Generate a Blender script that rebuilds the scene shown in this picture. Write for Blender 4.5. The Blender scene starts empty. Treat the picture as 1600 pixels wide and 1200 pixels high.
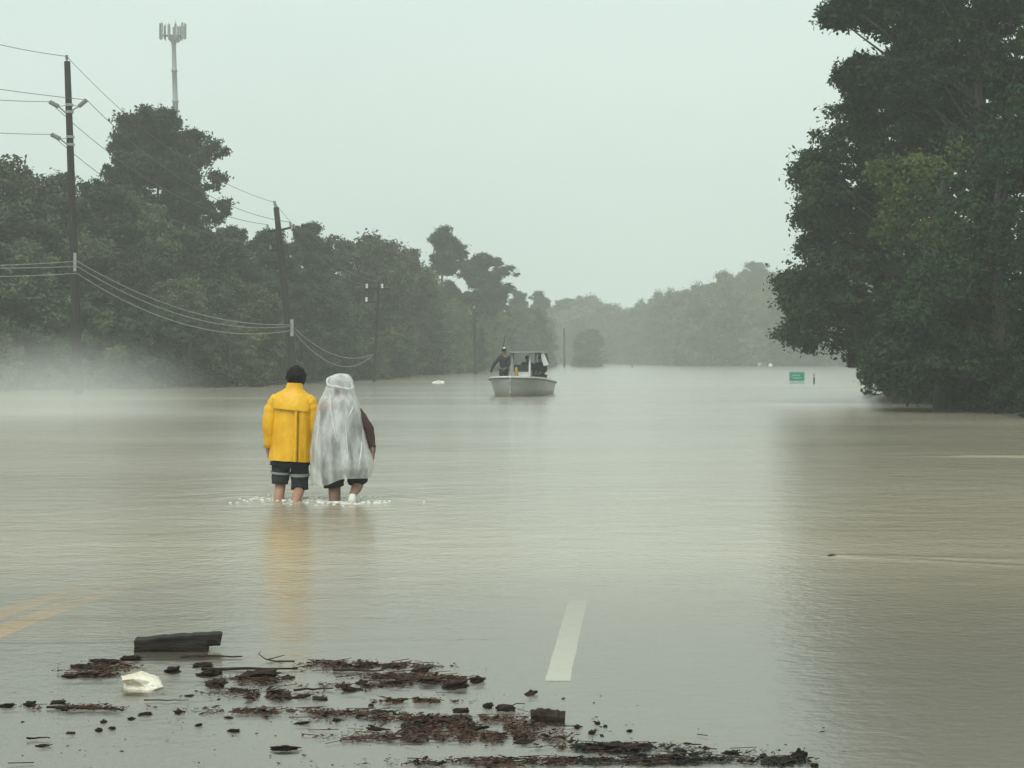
import bpy, math, random
import numpy as np
from mathutils import Vector, Matrix, noise

# ------------------------------------------------------------------ camera, sky, sun, exposure
F, H, HOR = 2900.0, 1.47, 558.0            # focal length in photo pixels, eye height above the water, horizon row
sc = bpy.context.scene
col = sc.collection
cam = bpy.data.cameras.new('camera')
cam.sensor_width = 36.0
cam.lens = 36.0 * F / 1600.0
cam.shift_y = -(600 - HOR) / 1600.0
cam.clip_start, cam.clip_end = 0.1, 4000
cam_o = bpy.data.objects.new('camera', cam)
cam_o.location = (0, 0, H)
cam_o.rotation_euler = (math.radians(90), 0, 0)
col.objects.link(cam_o)
sc.camera = cam_o

SUN_EL, SUN_AZ = math.radians(58), math.radians(200)
world = bpy.data.worlds.new('World')
sc.world = world
world.use_nodes = True
nt = world.node_tree
nt.nodes.clear()
out = nt.nodes.new('ShaderNodeOutputWorld')
sky = nt.nodes.new('ShaderNodeTexSky')
sky.sky_type = 'NISHITA'
sky.sun_disc = False
sky.sun_elevation, sky.sun_rotation = SUN_EL, SUN_AZ
sky.dust_density = 6.0
hs = nt.nodes.new('ShaderNodeHueSaturation')
hs.inputs['Saturation'].default_value = 0.25
nt.links.new(sky.outputs['Color'], hs.inputs['Color'])
bg1 = nt.nodes.new('ShaderNodeBackground')
bg1.inputs['Strength'].default_value = 0.05
nt.links.new(hs.outputs['Color'], bg1.inputs['Color'])
tc = nt.nodes.new('ShaderNodeTexCoord')
mp = nt.nodes.new('ShaderNodeMapping')
mp.inputs['Scale'].default_value = (1.0, 1.0, 3.0)
nz = nt.nodes.new('ShaderNodeTexNoise')
nz.inputs['Scale'].default_value = 2.2
nz.inputs['Detail'].default_value = 4
nz.inputs['Roughness'].default_value = 0.5
nt.links.new(tc.outputs['Generated'], mp.inputs['Vector'])
nt.links.new(mp.outputs['Vector'], nz.inputs['Vector'])
rmp = nt.nodes.new('ShaderNodeValToRGB')     # even rain cloud, very faint unevenness
rmp.color_ramp.elements[0].position, rmp.color_ramp.elements[0].color = 0.3, (0.485, 0.61, 0.556, 1)
rmp.color_ramp.elements[1].position, rmp.color_ramp.elements[1].color = 0.7, (0.575, 0.70, 0.645, 1)
nt.links.new(nz.outputs['Fac'], rmp.inputs['Fac'])
bg2 = nt.nodes.new('ShaderNodeBackground')
bg2.inputs['Strength'].default_value = 1.0
nt.links.new(rmp.outputs['Color'], bg2.inputs['Color'])
add = nt.nodes.new('ShaderNodeAddShader')
nt.links.new(bg1.outputs[0], add.inputs[0])
nt.links.new(bg2.outputs[0], add.inputs[1])
nt.links.new(add.outputs[0], out.inputs['Surface'])

sun = bpy.data.lights.new('sun', 'SUN')
sun.energy = 1.5
sun.angle = math.radians(40)
sun.color = (1.0, 0.97, 0.92)
sun_o = bpy.data.objects.new('sun', sun)
sd = Vector((math.sin(SUN_AZ) * math.cos(SUN_EL), math.cos(SUN_AZ) * math.cos(SUN_EL), math.sin(SUN_EL)))
sun_o.rotation_euler = sd.to_track_quat('Z', 'Y').to_euler()
sun_o.location = (0, 0, 80)
col.objects.link(sun_o)

vs = sc.view_settings
vs.view_transform = 'Standard'
vs.look = 'None'
vs.exposure = 0.1
vs.gamma = 1.0
vs.use_curve_mapping = False
sc.cycles.use_denoising = True
sc.cycles.max_bounces = 5
sc.cycles.diffuse_bounces = 2
sc.cycles.glossy_bounces = 3
sc.cycles.transmission_bounces = 3
sc.cycles.volume_bounces = 2
sc.cycles.transparent_max_bounces = 12
sc.cycles.caustics_reflective = False
sc.cycles.caustics_refractive = False

# ------------------------------------------------------------------ helpers
R = math.radians
rnd = random.Random(7)
rng = np.random.default_rng(11)

def at(px, py, Y):
    """a photo pixel at distance Y -> world point"""
    return Vector(((px - 800) / F * Y, Y, H + (HOR - py) / F * Y))

def onwater(px, py, z=0.0):
    Y = (H - z) * F / (py - HOR)
    return Vector(((px - 800) / F * Y, Y, z))

def link(o, parent=None):
    col.objects.link(o)
    if parent is not None:
        o.parent = parent
    return o

def tag(o, label=None, cat=None, group=None, kind=None):
    if label: o['label'] = label
    if cat: o['category'] = cat
    if group: o['group'] = group
    if kind: o['kind'] = kind
    return o

def empty(name, loc, label, cat, group=None, rz=0.0):
    o = bpy.data.objects.new(name, None)
    o.empty_display_size = 0.3
    o.location = loc
    o.rotation_euler = (0, 0, rz)
    link(o)
    return tag(o, label, cat, group)

def obj(name, me, mat=None, parent=None, loc=None):
    o = bpy.data.objects.new(name, me)
    if mat is not None and not me.materials:
        me.materials.append(mat)
    if loc is not None: o.location = loc
    return link(o, parent)

def copy_tree(o, parent=None):
    c = o.copy()
    link(c, parent)
    for ch in list(o.children):
        copy_tree(ch, c)
    return c

class MB:
    def __init__(s): s.v, s.f = [], []
    def add(s, vs_, fs_):
        n = len(s.v)
        s.v += [tuple(v) for v in vs_]
        s.f += [tuple(n + i for i in f) for f in fs_]
    def box(s, c, d, rot=None):
        c = Vector(c)
        pts = [Vector((x * d[0] / 2, y * d[1] / 2, z * d[2] / 2)) for x in (-1, 1) for y in (-1, 1) for z in (-1, 1)]
        if rot is not None: pts = [rot @ p for p in pts]
        s.add([c + p for p in pts], [(0, 1, 3, 2), (4, 6, 7, 5), (0, 4, 5, 1), (2, 3, 7, 6), (0, 2, 6, 4), (1, 5, 7, 3)])
    def rings(s, rings, cap=True, closed=True):
        n = len(rings[0])
        vs_ = [p for r in rings for p in r]
        fs_ = []
        m = n if closed else n - 1
        for i in range(len(rings) - 1):
            for j in range(m):
                a, b = i * n + j, i * n + (j + 1) % n
                fs_.append((a, b, b + n, a + n))
        if cap and closed:
            fs_.append(tuple(range(n - 1, -1, -1)))
            fs_.append(tuple((len(rings) - 1) * n + j for j in range(n)))
        s.add(vs_, fs_)
    def tube(s, pts, rad, n=8, cap=True):
        pts = [Vector(p) for p in pts]
        if not hasattr(rad, '__len__'): rad = [rad] * len(pts)
        rings = []
        a = None
        for i, p in enumerate(pts):
            d = (pts[min(i + 1, len(pts) - 1)] - pts[max(i - 1, 0)]).normalized()
            if a is None:
                ref = Vector((0.13, 0.21, 1)).normalized()
                a = d.cross(ref if abs(d.dot(ref)) < 0.95 else Vector((1, 0.1, 0))).normalized()
            else:
                a = (a - d * a.dot(d)).normalized()      # carried along so the tube never twists
            b = d.cross(a)
            rings.append([p + (a * math.cos(2 * math.pi * k / n) + b * math.sin(2 * math.pi * k / n)) * rad[i] for k in range(n)])
        s.rings(rings, cap)
    def mesh(s, name, smooth=False):
        me = bpy.data.meshes.new(name)
        me.from_pydata(s.v, [], s.f)
        if smooth: me.polygons.foreach_set('use_smooth', [True] * len(me.polygons))
        me.update()
        return me
    def build(s, name, mat, parent=None, smooth=False, loc=None):
        return obj(name, s.mesh(name, smooth), mat, parent, loc)

def quad_mesh(name, V):
    """V: (N,4,3) array of loose quads"""
    N = len(V)
    me = bpy.data.meshes.new(name)
    me.vertices.add(4 * N)
    me.vertices.foreach_set('co', V.reshape(-1).astype(np.float32))
    me.loops.add(4 * N)
    me.loops.foreach_set('vertex_index', np.arange(4 * N, dtype=np.int32))
    me.polygons.add(N)
    me.polygons.foreach_set('loop_start', np.arange(0, 4 * N, 4, dtype=np.int32))
    me.update(calc_edges=True)
    return me

def unit(a):
    return a / (np.linalg.norm(a, axis=1, keepdims=True) + 1e-9)

def leaf_quads(C, O, size, aspect=0.55, out=0.7):
    N = len(C)
    nrm = unit(O * out + rng.normal(size=(N, 3)) * 0.6 + np.array([0, 0, 0.35]))
    t = unit(np.cross(nrm, rng.normal(size=(N, 3))))
    b = np.cross(nrm, t)
    s = (size * rng.uniform(0.55, 1.25, N))[:, None]
    droop = nrm * s * 0.18
    return np.stack([C - t * s, C - b * s * aspect + droop, C + t * s, C + b * s * aspect + droop], 1)

def needle_quads(C, O, size, aspect=0.13):
    N = len(C)
    t = unit(O + rng.normal(size=(N, 3)) * 0.55 + np.array([0, 0, 0.2]))
    b = unit(np.cross(t, rng.normal(size=(N, 3))))
    s = (size * rng.uniform(0.6, 1.2, N))[:, None]
    return np.stack([C, C + t * s * 0.5 - b * s * aspect, C + t * s, C + t * s * 0.5 + b * s * aspect], 1)

def puff_points(cl, per_puff, puffs, pr, rmax=1.0):
    """clumps -> leaf points, gathered in small puffs over each clump's surface"""
    Cs, Os = [], []
    for (c, r) in cl:
        c = np.array(c); r = np.array(r)
        k = max(3, int(puffs * rng.uniform(0.75, 1.25)))
        d = unit(rng.normal(size=(k, 3)))
        pc = c + d * r * rng.uniform(0.45, rmax, (k, 1))
        for i in range(k):
            m = max(4, int(per_puff * rng.uniform(0.5, 1.4)))
            e = unit(rng.normal(size=(m, 3)))
            rr = pr * rng.uniform(0.45, 1.45) * np.array([1.2, 1.2, 0.8])
            Cs.append(pc[i] + rng.normal(size=(m, 3)) * rr * 0.5)
            Os.append(unit(e * 0.7 + d[i] * 0.6))
    return np.concatenate(Cs), np.concatenate(Os)

# ------------------------------------------------------------------ materials
def new_mat(name):
    m = bpy.data.materials.new(name)
    m.use_nodes = True
    n = m.node_tree.nodes
    return m, m.node_tree, n['Principled BSDF']

def noise_mat(name, c1, c2, scale=5.0, rough=0.7, bump=0.0, bdist=0.01, spec=0.4, stretch=(1, 1, 1), detail=5, metallic=0.0, objrand=0.0, coords='Object'):
    m, t, p = new_mat(name)
    tcn = t.nodes.new('ShaderNodeTexCoord')
    mpn = t.nodes.new('ShaderNodeMapping')
    mpn.inputs['Scale'].default_value = stretch
    nzn = t.nodes.new('ShaderNodeTexNoise')
    nzn.inputs['Scale'].default_value = scale
    nzn.inputs['Detail'].default_value = detail
    nzn.inputs['Roughness'].default_value = 0.6
    r = t.nodes.new('ShaderNodeValToRGB')
    r.color_ramp.elements[0].position, r.color_ramp.elements[0].color = 0.32, (*c1, 1)
    r.color_ramp.elements[1].position, r.color_ramp.elements[1].color = 0.68, (*c2, 1)
    t.links.new(tcn.outputs[coords], mpn.inputs['Vector'])
    t.links.new(mpn.outputs['Vector'], nzn.inputs['Vector'])
    t.links.new(nzn.outputs['Fac'], r.inputs['Fac'])
    colour = r.outputs['Color']
    if objrand > 0:
        oi = t.nodes.new('ShaderNodeObjectInfo')
        mr = t.nodes.new('ShaderNodeMapRange')
        mr.inputs['To Min'].default_value, mr.inputs['To Max'].default_value = 1 - objrand, 1 + objrand
        h = t.nodes.new('ShaderNodeHueSaturation')
        t.links.new(oi.outputs['Random'], mr.inputs['Value'])
        t.links.new(mr.outputs['Result'], h.inputs['Value'])
        mr2 = t.nodes.new('ShaderNodeMapRange')
        mth = t.nodes.new('ShaderNodeMath'); mth.operation = 'FRACT'
        mt2 = t.nodes.new('ShaderNodeMath'); mt2.operation = 'MULTIPLY'; mt2.inputs[1].default_value = 7.31
        t.links.new(oi.outputs['Random'], mt2.inputs[0]); t.links.new(mt2.outputs[0], mth.inputs[0])
        mr2.inputs['To Min'].default_value, mr2.inputs['To Max'].default_value = 0.5 - 0.07 * objrand, 0.5 + 0.07 * objrand
        t.links.new(mth.outputs[0], mr2.inputs['Value']); t.links.new(mr2.outputs['Result'], h.inputs['Hue'])
        t.links.new(colour, h.inputs['Color'])
        colour = h.outputs['Color']
    t.links.new(colour, p.inputs['Base Color'])
    p.inputs['Roughness'].default_value = rough
    p.inputs['Specular IOR Level'].default_value = spec
    p.inputs['Metallic'].default_value = metallic
    if bump > 0:
        b = t.nodes.new('ShaderNodeBump')
        b.inputs['Strength'].default_value = bump
        b.inputs['Distance'].default_value = bdist
        t.links.new(nzn.outputs['Fac'], b.inputs['Height'])
        t.links.new(b.outputs['Normal'], p.inputs['Normal'])
    return m

def leaf_mat(name, c1, c2, scale=0.35, objrand=0.25):
    m = noise_mat(name, c1, c2, scale, 0.75, spec=0.08, detail=6, objrand=objrand)
    t = m.node_tree
    p = t.nodes['Principled BSDF']
    o = t.nodes['Material Output']
    tr = t.nodes.new('ShaderNodeBsdfTranslucent')
    src = p.inputs['Base Color'].links[0].from_socket
    t.links.new(src, tr.inputs['Color'])
    mx = t.nodes.new('ShaderNodeMixShader')
    mx.inputs['Fac'].default_value = 0.15
    t.links.new(p.outputs[0], mx.inputs[1])
    t.links.new(tr.outputs[0], mx.inputs[2])
    t.links.new(mx.outputs[0], o.inputs['Surface'])
    return m

M = {}
M['leaf'] = leaf_mat('leaf_green', (0.062, 0.080, 0.046), (0.160, 0.178, 0.095), 0.35, 0.4)
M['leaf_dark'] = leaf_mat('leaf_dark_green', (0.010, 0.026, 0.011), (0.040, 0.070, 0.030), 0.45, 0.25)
M['leaf_mid'] = leaf_mat('leaf_mid_green', (0.044, 0.064, 0.040), (0.110, 0.136, 0.076), 0.4, 0.3)
M['needle_bank'] = leaf_mat('bank_pine_needle', (0.040, 0.060, 0.040), (0.090, 0.115, 0.070), 0.5, 0.3)
M['leaf_light'] = leaf_mat('leaf_light_green', (0.052, 0.082, 0.028), (0.115, 0.150, 0.052), 0.5, 0.1)
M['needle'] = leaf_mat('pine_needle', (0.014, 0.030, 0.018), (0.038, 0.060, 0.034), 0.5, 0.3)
M['bark'] = noise_mat('tree_bark', (0.035, 0.03, 0.025), (0.10, 0.085, 0.07), 3, 0.9, 0.6, 0.03, stretch=(4, 4, 0.6))
M['pole_wood'] = noise_mat('weathered_pole_wood', (0.014, 0.013, 0.011), (0.036, 0.033, 0.029), 4, 0.85, 0.4, 0.02, stretch=(5, 5, 0.3), spec=0.12)
M['insulator'] = noise_mat('grey_polymer_insulator', (0.16, 0.18, 0.18), (0.24, 0.26, 0.26), 4, 0.5)
M['porcelain'] = noise_mat('white_porcelain', (0.6, 0.62, 0.6), (0.75, 0.76, 0.74), 4, 0.25)
M['steel'] = noise_mat('galvanised_steel', (0.22, 0.24, 0.24), (0.34, 0.36, 0.35), 6, 0.55, metallic=0.3)
M['tower'] = noise_mat('tower_galvanised', (0.17, 0.19, 0.185), (0.24, 0.26, 0.25), 0.6, 0.6, stretch=(1, 1, 0.15))
M['wire'] = noise_mat('dull_wire', (0.07, 0.07, 0.07), (0.12, 0.12, 0.12), 2, 0.6)
M['cable'] = noise_mat('pale_cable', (0.20, 0.195, 0.185), (0.28, 0.27, 0.26), 2, 0.6)
M['skin'] = noise_mat('skin', (0.30, 0.165, 0.11), (0.40, 0.235, 0.16), 8, 0.5, 0.1, 0.003)
M['skin_dark'] = noise_mat('tanned_skin', (0.17, 0.10, 0.075), (0.25, 0.15, 0.11), 8, 0.5, 0.1, 0.003)
M['hair'] = noise_mat('black_hair', (0.008, 0.007, 0.009), (0.022, 0.018, 0.02), 40, 0.65, 0.6, 0.01, stretch=(1, 1, 0.25), spec=0.12)
M['eye'] = noise_mat('eye', (0.02, 0.015, 0.01), (0.04, 0.03, 0.02), 8, 0.2)
M['yellow'] = noise_mat('yellow_rubberised_cloth', (0.66, 0.345, 0.008), (0.80, 0.46, 0.014), 11, 0.36, 0.9, 0.022, stretch=(1, 1, 0.45))
M['black_cloth'] = noise_mat('black_cloth', (0.012, 0.013, 0.016), (0.028, 0.03, 0.034), 9, 0.85, 0.4, 0.01, spec=0.12)
M['shorts'] = noise_mat('charcoal_shorts_cloth', (0.016, 0.018, 0.022), (0.05, 0.054, 0.062), 7, 0.85, 0.4, 0.012, spec=0.12)
M['grey_band'] = noise_mat('grey_reflective_band', (0.2, 0.21, 0.21), (0.3, 0.31, 0.31), 12, 0.6)
M['maroon'] = noise_mat('dark_maroon_cloth', (0.045, 0.026, 0.026), (0.085, 0.052, 0.05), 7, 0.8, 0.3, 0.01, spec=0.12)
M['grey_cloth'] = noise_mat('dark_grey_cloth', (0.035, 0.038, 0.038), (0.075, 0.08, 0.08), 6, 0.85, 0.3, 0.01, spec=0.12)
M['navy'] = noise_mat('dark_navy_cloth', (0.014, 0.017, 0.022), (0.035, 0.04, 0.048), 6, 0.8, 0.3, 0.01, spec=0.12)
M['white_shoe'] = noise_mat('pale_shoe', (0.5, 0.5, 0.46), (0.68, 0.68, 0.64), 10, 0.7)
M['hull'] = noise_mat('boat_gelcoat', (0.21, 0.23, 0.225), (0.28, 0.295, 0.29), 1.5, 0.35, stretch=(1, 0.4, 3))
M['boat_white'] = noise_mat('boat_white', (0.62, 0.65, 0.64), (0.72, 0.75, 0.73), 3, 0.35)
M['rub_rail'] = noise_mat('dark_rub_rail', (0.06, 0.065, 0.065), (0.1, 0.105, 0.1), 5, 0.6)
M['canvas'] = noise_mat('dark_canvas', (0.05, 0.055, 0.055), (0.10, 0.105, 0.10), 4, 0.8, 0.3, 0.02, spec=0.12)
M['motor'] = noise_mat('black_cowl', (0.012, 0.013, 0.014), (0.025, 0.026, 0.028), 4, 0.3)
M['white_sheet'] = noise_mat('white_sheet', (0.66, 0.68, 0.67), (0.78, 0.80, 0.78), 3, 0.7, 0.4, 0.03)
M['sign_green'] = noise_mat('sign_green', (0.0, 0.17, 0.115), (0.008, 0.22, 0.15), 4, 0.5)
M['sign_white'] = noise_mat('sign_white', (0.42, 0.60, 0.52), (0.55, 0.72, 0.64), 8, 0.5)
M['asphalt'] = noise_mat('wet_worn_pavement', (0.30, 0.29, 0.255), (0.40, 0.39, 0.345), 60, 0.45, 0.5, 0.004, detail=8, coords='Generated' if False else 'Object')
M['white_paint'] = noise_mat('white_road_paint', (0.76, 0.76, 0.64), (0.90, 0.90, 0.78), 30, 0.6, detail=7)
M['yellow_paint'] = noise_mat('yellow_road_paint', (0.78, 0.40, 0.05), (0.86, 0.50, 0.10), 20, 0.6, detail=7)
M['soil'] = noise_mat('bank_soil', (0.045, 0.04, 0.026), (0.09, 0.08, 0.05), 0.8, 0.95, 0.4, 0.05)
M['wet_wood'] = noise_mat('soaked_black_wood', (0.008, 0.007, 0.006), (0.034, 0.028, 0.023), 14, 0.6, 0.8, 0.012, stretch=(0.5, 3, 3), spec=0.12)
M['wet_bark'] = noise_mat('soaked_bark', (0.013, 0.009, 0.007), (0.060, 0.037, 0.027), 25, 0.6, 0.8, 0.008, objrand=0.4, spec=0.12)
M['litter'] = noise_mat('soaked_leaf_litter', (0.018, 0.011, 0.008), (0.135, 0.072, 0.048), 45, 0.65, coords='Object', spec=0.12)
M['litter_dark'] = noise_mat('dark_soaked_litter', (0.008, 0.010, 0.008), (0.03, 0.032, 0.024), 16, 0.65, spec=0.12)
M['bag'] = noise_mat('crumpled_cream_plastic', (0.52, 0.46, 0.33), (0.84, 0.81, 0.70), 9, 0.45, 0.4, 0.01)
M['mustard'] = noise_mat('dull_mustard_cloth', (0.30, 0.19, 0.04), (0.42, 0.27, 0.06), 6, 0.7)
M['foam'] = noise_mat('water_foam', (0.55, 0.54, 0.48), (0.75, 0.75, 0.70), 20, 0.7, 0.6, 0.01)
M['buoy'] = noise_mat('pale_marker', (0.6, 0.56, 0.46), (0.72, 0.68, 0.58), 3, 0.5)

def poncho_mat():
    m, t, p = new_mat('translucent_plastic_film')
    o = t.nodes['Material Output']
    p.inputs['Base Color'].default_value = (0.86, 0.88, 0.87, 1)
    p.inputs['Roughness'].default_value = 0.22
    tl = t.nodes.new('ShaderNodeBsdfTranslucent')
    tl.inputs['Color'].default_value = (0.86, 0.88, 0.87, 1)
    mx1 = t.nodes.new('ShaderNodeMixShader')
    mx1.inputs['Fac'].default_value = 0.35
    tp = t.nodes.new('ShaderNodeBsdfTransparent')
    mx2 = t.nodes.new('ShaderNodeMixShader')
    tcn = t.nodes.new('ShaderNodeTexCoord')
    n1 = t.nodes.new('ShaderNodeTexNoise')
    n1.inputs['Scale'].default_value = 7
    n1.inputs['Detail'].default_value = 5
    mpn = t.nodes.new('ShaderNodeMapping')
    mpn.inputs['Scale'].default_value = (1.6, 1.6, 0.5)
    t.links.new(tcn.outputs['Object'], mpn.inputs['Vector'])
    t.links.new(mpn.outputs['Vector'], n1.inputs['Vector'])
    mr = t.nodes.new('ShaderNodeMapRange')           # film bunched up is more opaque than film stretched flat
    mr.inputs['From Min'].default_value, mr.inputs['From Max'].default_value = 0.35, 0.7
    mr.inputs['To Min'].default_value, mr.inputs['To Max'].default_value = 0.66, 0.10
    t.links.new(n1.outputs['Fac'], mr.inputs['Value'])
    b = t.nodes.new('ShaderNodeBump')
    b.inputs['Strength'].default_value = 0.7
    b.inputs['Distance'].default_value = 0.03
    t.links.new(n1.outputs['Fac'], b.inputs['Height'])
    n2 = t.nodes.new('ShaderNodeTexNoise')
    n2.inputs['Scale'].default_value = 24
    n2.inputs['Detail'].default_value = 2
    n2.inputs['Distortion'].default_value = 1.2
    t.links.new(mpn.outputs['Vector'], n2.inputs['Vector'])
    bb = t.nodes.new('ShaderNodeBump')
    bb.inputs['Strength'].default_value = 0.8
    bb.inputs['Distance'].default_value = 0.012
    t.links.new(n2.outputs['Fac'], bb.inputs['Height'])
    t.links.new(b.outputs['Normal'], bb.inputs['Normal'])
    t.links.new(bb.outputs['Normal'], p.inputs['Normal'])
    t.links.new(bb.outputs['Normal'], tl.inputs['Normal'])
    t.links.new(p.outputs[0], mx1.inputs[1])
    t.links.new(tl.outputs[0], mx1.inputs[2])
    t.links.new(mr.outputs[0], mx2.inputs['Fac'])
    t.links.new(mx1.outputs[0], mx2.inputs[1])
    t.links.new(tp.outputs[0], mx2.inputs[2])
    t.links.new(mx2.outputs[0], o.inputs['Surface'])
    return m
M['poncho'] = poncho_mat()

def water_mat():
    m, t, p = new_mat('muddy_flood_water')
    o = t.nodes['Material Output']
    N, L = t.nodes.new, t.links.new
    geo = N('ShaderNodeNewGeometry')
    def nzf(scale, stretch, detail=3, rough=0.55):
        mpn = N('ShaderNodeMapping'); mpn.inputs['Scale'].default_value = stretch
        n_ = N('ShaderNodeTexNoise'); n_.inputs['Scale'].default_value = scale
        n_.inputs['Detail'].default_value = detail; n_.inputs['Roughness'].default_value = rough
        L(geo.outputs['Position'], mpn.inputs['Vector']); L(mpn.outputs['Vector'], n_.inputs['Vector'])
        return n_.outputs['Fac']
    fine = nzf(13.0, (1.0, 1.0, 1), 3, 0.6)           # rain-pocked surface
    mid = nzf(2.2, (0.8, 1.0, 1), 3)                 # wind ripples
    big = nzf(0.14, (0.35, 1.0, 1), 3)               # slicks and gusts
    b1 = N('ShaderNodeBump'); b1.inputs['Distance'].default_value = 0.011; b1.inputs['Strength'].default_value = 1.0
    L(fine, b1.inputs['Height'])
    gust = N('ShaderNodeMapRange'); gust.inputs['From Min'].default_value = 0.35; gust.inputs['From Max'].default_value = 0.65
    gust.inputs['To Min'].default_value = 0.45; gust.inputs['To Max'].default_value = 1.0
    sepd = N('ShaderNodeSeparateXYZ'); L(geo.outputs['Position'], sepd.inputs[0])
    film = N('ShaderNodeMapRange')                    # a thin film over the road cannot ripple like deep water
    film.inputs['From Min'].default_value, film.inputs['From Max'].default_value = 6.0, 17.0
    film.inputs['To Min'].default_value, film.inputs['To Max'].default_value = 0.28, 1.0
    L(sepd.outputs['Y'], film.inputs['Value'])
    mul = N('ShaderNodeMath'); mul.operation = 'MULTIPLY'
    L(big, gust.inputs['Value']); L(gust.outputs[0], mul.inputs[0]); L(film.outputs[0], mul.inputs[1]); L(mul.outputs[0], b1.inputs['Strength'])
    b2 = N('ShaderNodeBump'); b2.inputs['Distance'].default_value = 0.013; b2.inputs['Strength'].default_value = 0.8
    L(film.outputs[0], b2.inputs['Strength']); L(mid, b2.inputs['Height']); L(b1.outputs['Normal'], b2.inputs['Normal'])
    nrm = b2.outputs['Normal']
    # silt: how much of the bed the water hides; the road drops away from the camera so depth grows with Y
    sep = N('ShaderNodeSeparateXYZ'); L(geo.outputs['Position'], sep.inputs[0])
    dep = N('ShaderNodeMapRange'); dep.interpolation_type = 'SMOOTHSTEP'
    dep.inputs['From Min'].default_value, dep.inputs['From Max'].default_value = 7.2, 15.2
    dep.inputs['To Min'].default_value, dep.inputs['To Max'].default_value = 0.02, 1.0
    L(sep.outputs['Y'], dep.inputs['Value'])
    r = N('ShaderNodeValToRGB')
    r.color_ramp.elements[0].position, r.color_ramp.elements[0].color = 0.35, (0.41, 0.36, 0.26, 1)
    r.color_ramp.elements[1].position, r.color_ramp.elements[1].color = 0.65, (0.48, 0.425, 0.32, 1)
    L(big, r.inputs['Fac'])
    mud = N('ShaderNodeBsdfDiffuse'); L(r.outputs['Color'], mud.inputs['Color'])
    tp = N('ShaderNodeBsdfTransparent'); tp.inputs['Color'].default_value = (0.93, 0.92, 0.88, 1)
    body = N('ShaderNodeMixShader'); L(dep.outputs[0], body.inputs['Fac']); L(tp.outputs[0], body.inputs[1]); L(mud.outputs[0], body.inputs[2])
    gl = N('ShaderNodeBsdfGlossy'); gl.inputs['Roughness'].default_value = 0.16; L(nrm, gl.inputs['Normal'])
    fr = N('ShaderNodeFresnel'); fr.inputs['IOR'].default_value = 1.34; L(nrm, fr.inputs['Normal'])
    mx = N('ShaderNodeMixShader'); L(fr.outputs[0], mx.inputs['Fac']); L(body.outputs[0], mx.inputs[1]); L(gl.outputs[0], mx.inputs[2])
    L(mx.outputs[0], o.inputs['Surface'])
    return m
M['water'] = water_mat()

# ------------------------------------------------------------------ terrain, road, water
SHORE = [(-32, -110), (-32, 40), (-27, 66), (-21.8, 80), (-14.2, 88), (-11.2, 112), (-8.2, 145), (-4.2, 181), (3.2, 262), (2, 350), (12, 430),
         (40, 390), (36, 318), (50, 302), (84, 284), (78, 190), (20, 96), (13.6, 66), (12.2, 54), (11.6, 42), (12.5, 20), (17, -110)]

def shore_dist(P):
    """signed distance to the open-water outline, positive on land"""
    poly = np.array(SHORE)
    d = np.full(len(P), 1e9)
    inside = np.zeros(len(P), bool)
    for i in range(len(poly)):
        a, b = poly[i], poly[(i + 1) % len(poly)]
        ab = b - a
        tt = np.clip(((P - a) @ ab) / (ab @ ab), 0, 1)
        d = np.minimum(d, np.linalg.norm(P - (a + tt[:, None] * ab), axis=1))
        cond = ((a[1] > P[:, 1]) != (b[1] > P[:, 1]))
        xs = a[0] + (P[:, 1] - a[1]) / (b[1] - a[1] + 1e-12) * (b[0] - a[0])
        inside ^= cond & (P[:, 0] < xs)
    return np.where(inside, -d, d)

def grid_mesh(name, xs, ys, zf):
    X, Y = np.meshgrid(xs, ys)
    Z = zf(X.ravel(), Y.ravel())
    co = np.stack([X.ravel(), Y.ravel(), Z], 1)
    nx, ny = len(xs), len(ys)
    i = np.arange((ny - 1) * (nx - 1))
    a = (i // (nx - 1)) * nx + i % (nx - 1)
    idx = np.stack([a, a + 1, a + 1 + nx, a + nx], 1)
    me = bpy.data.meshes.new(name)
    me.vertices.add(len(co)); me.vertices.foreach_set('co', co.reshape(-1).astype(np.float32))
    me.loops.add(idx.size); me.loops.foreach_set('vertex_index', idx.reshape(-1).astype(np.int32))
    me.polygons.add(len(idx)); me.polygons.foreach_set('loop_start', np.arange(0, idx.size, 4, dtype=np.int32))
    me.update(calc_edges=True)
    me.polygons.foreach_set('use_smooth', np.ones(len(idx), bool))
    return me

RY = np.array([-200, 0, 5.5, 7.5, 11.5, 16, 20, 26, 40, 90, 1000.])
RZ = np.array([1.2, 0.12, 0.004, -0.022, -0.075, -0.2, -0.35, -0.55, -0.9, -1.3, -1.3])
def bed(Y): return np.interp(Y, RY, RZ)

def ground_z(x, y):
    d = shore_dist(np.stack([x, y], 1))
    land = np.clip(d * 0.10, -1.6, 1.3) - 0.05
    sub = np.minimum(land, bed(y) - 0.06)
    lift = np.clip((d + 6) / 6, 0, 1)
    z = sub * (1 - lift) + land * lift
    return np.where(d < -6, bed(y) - 0.06, z)

ax = lambda *segs: np.unique(np.concatenate([np.arange(*s) for s in segs] + [[segs[-1][1]]]))
g = obj('ground', grid_mesh('ground', ax((-460, -60, 20), (-60, 100, 2.5), (100, 461, 20)), ax((-120, 0, 20), (0, 580, 2.5), (580, 641, 20)), ground_z), M['soil'])
tag(g, kind='structure')

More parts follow.
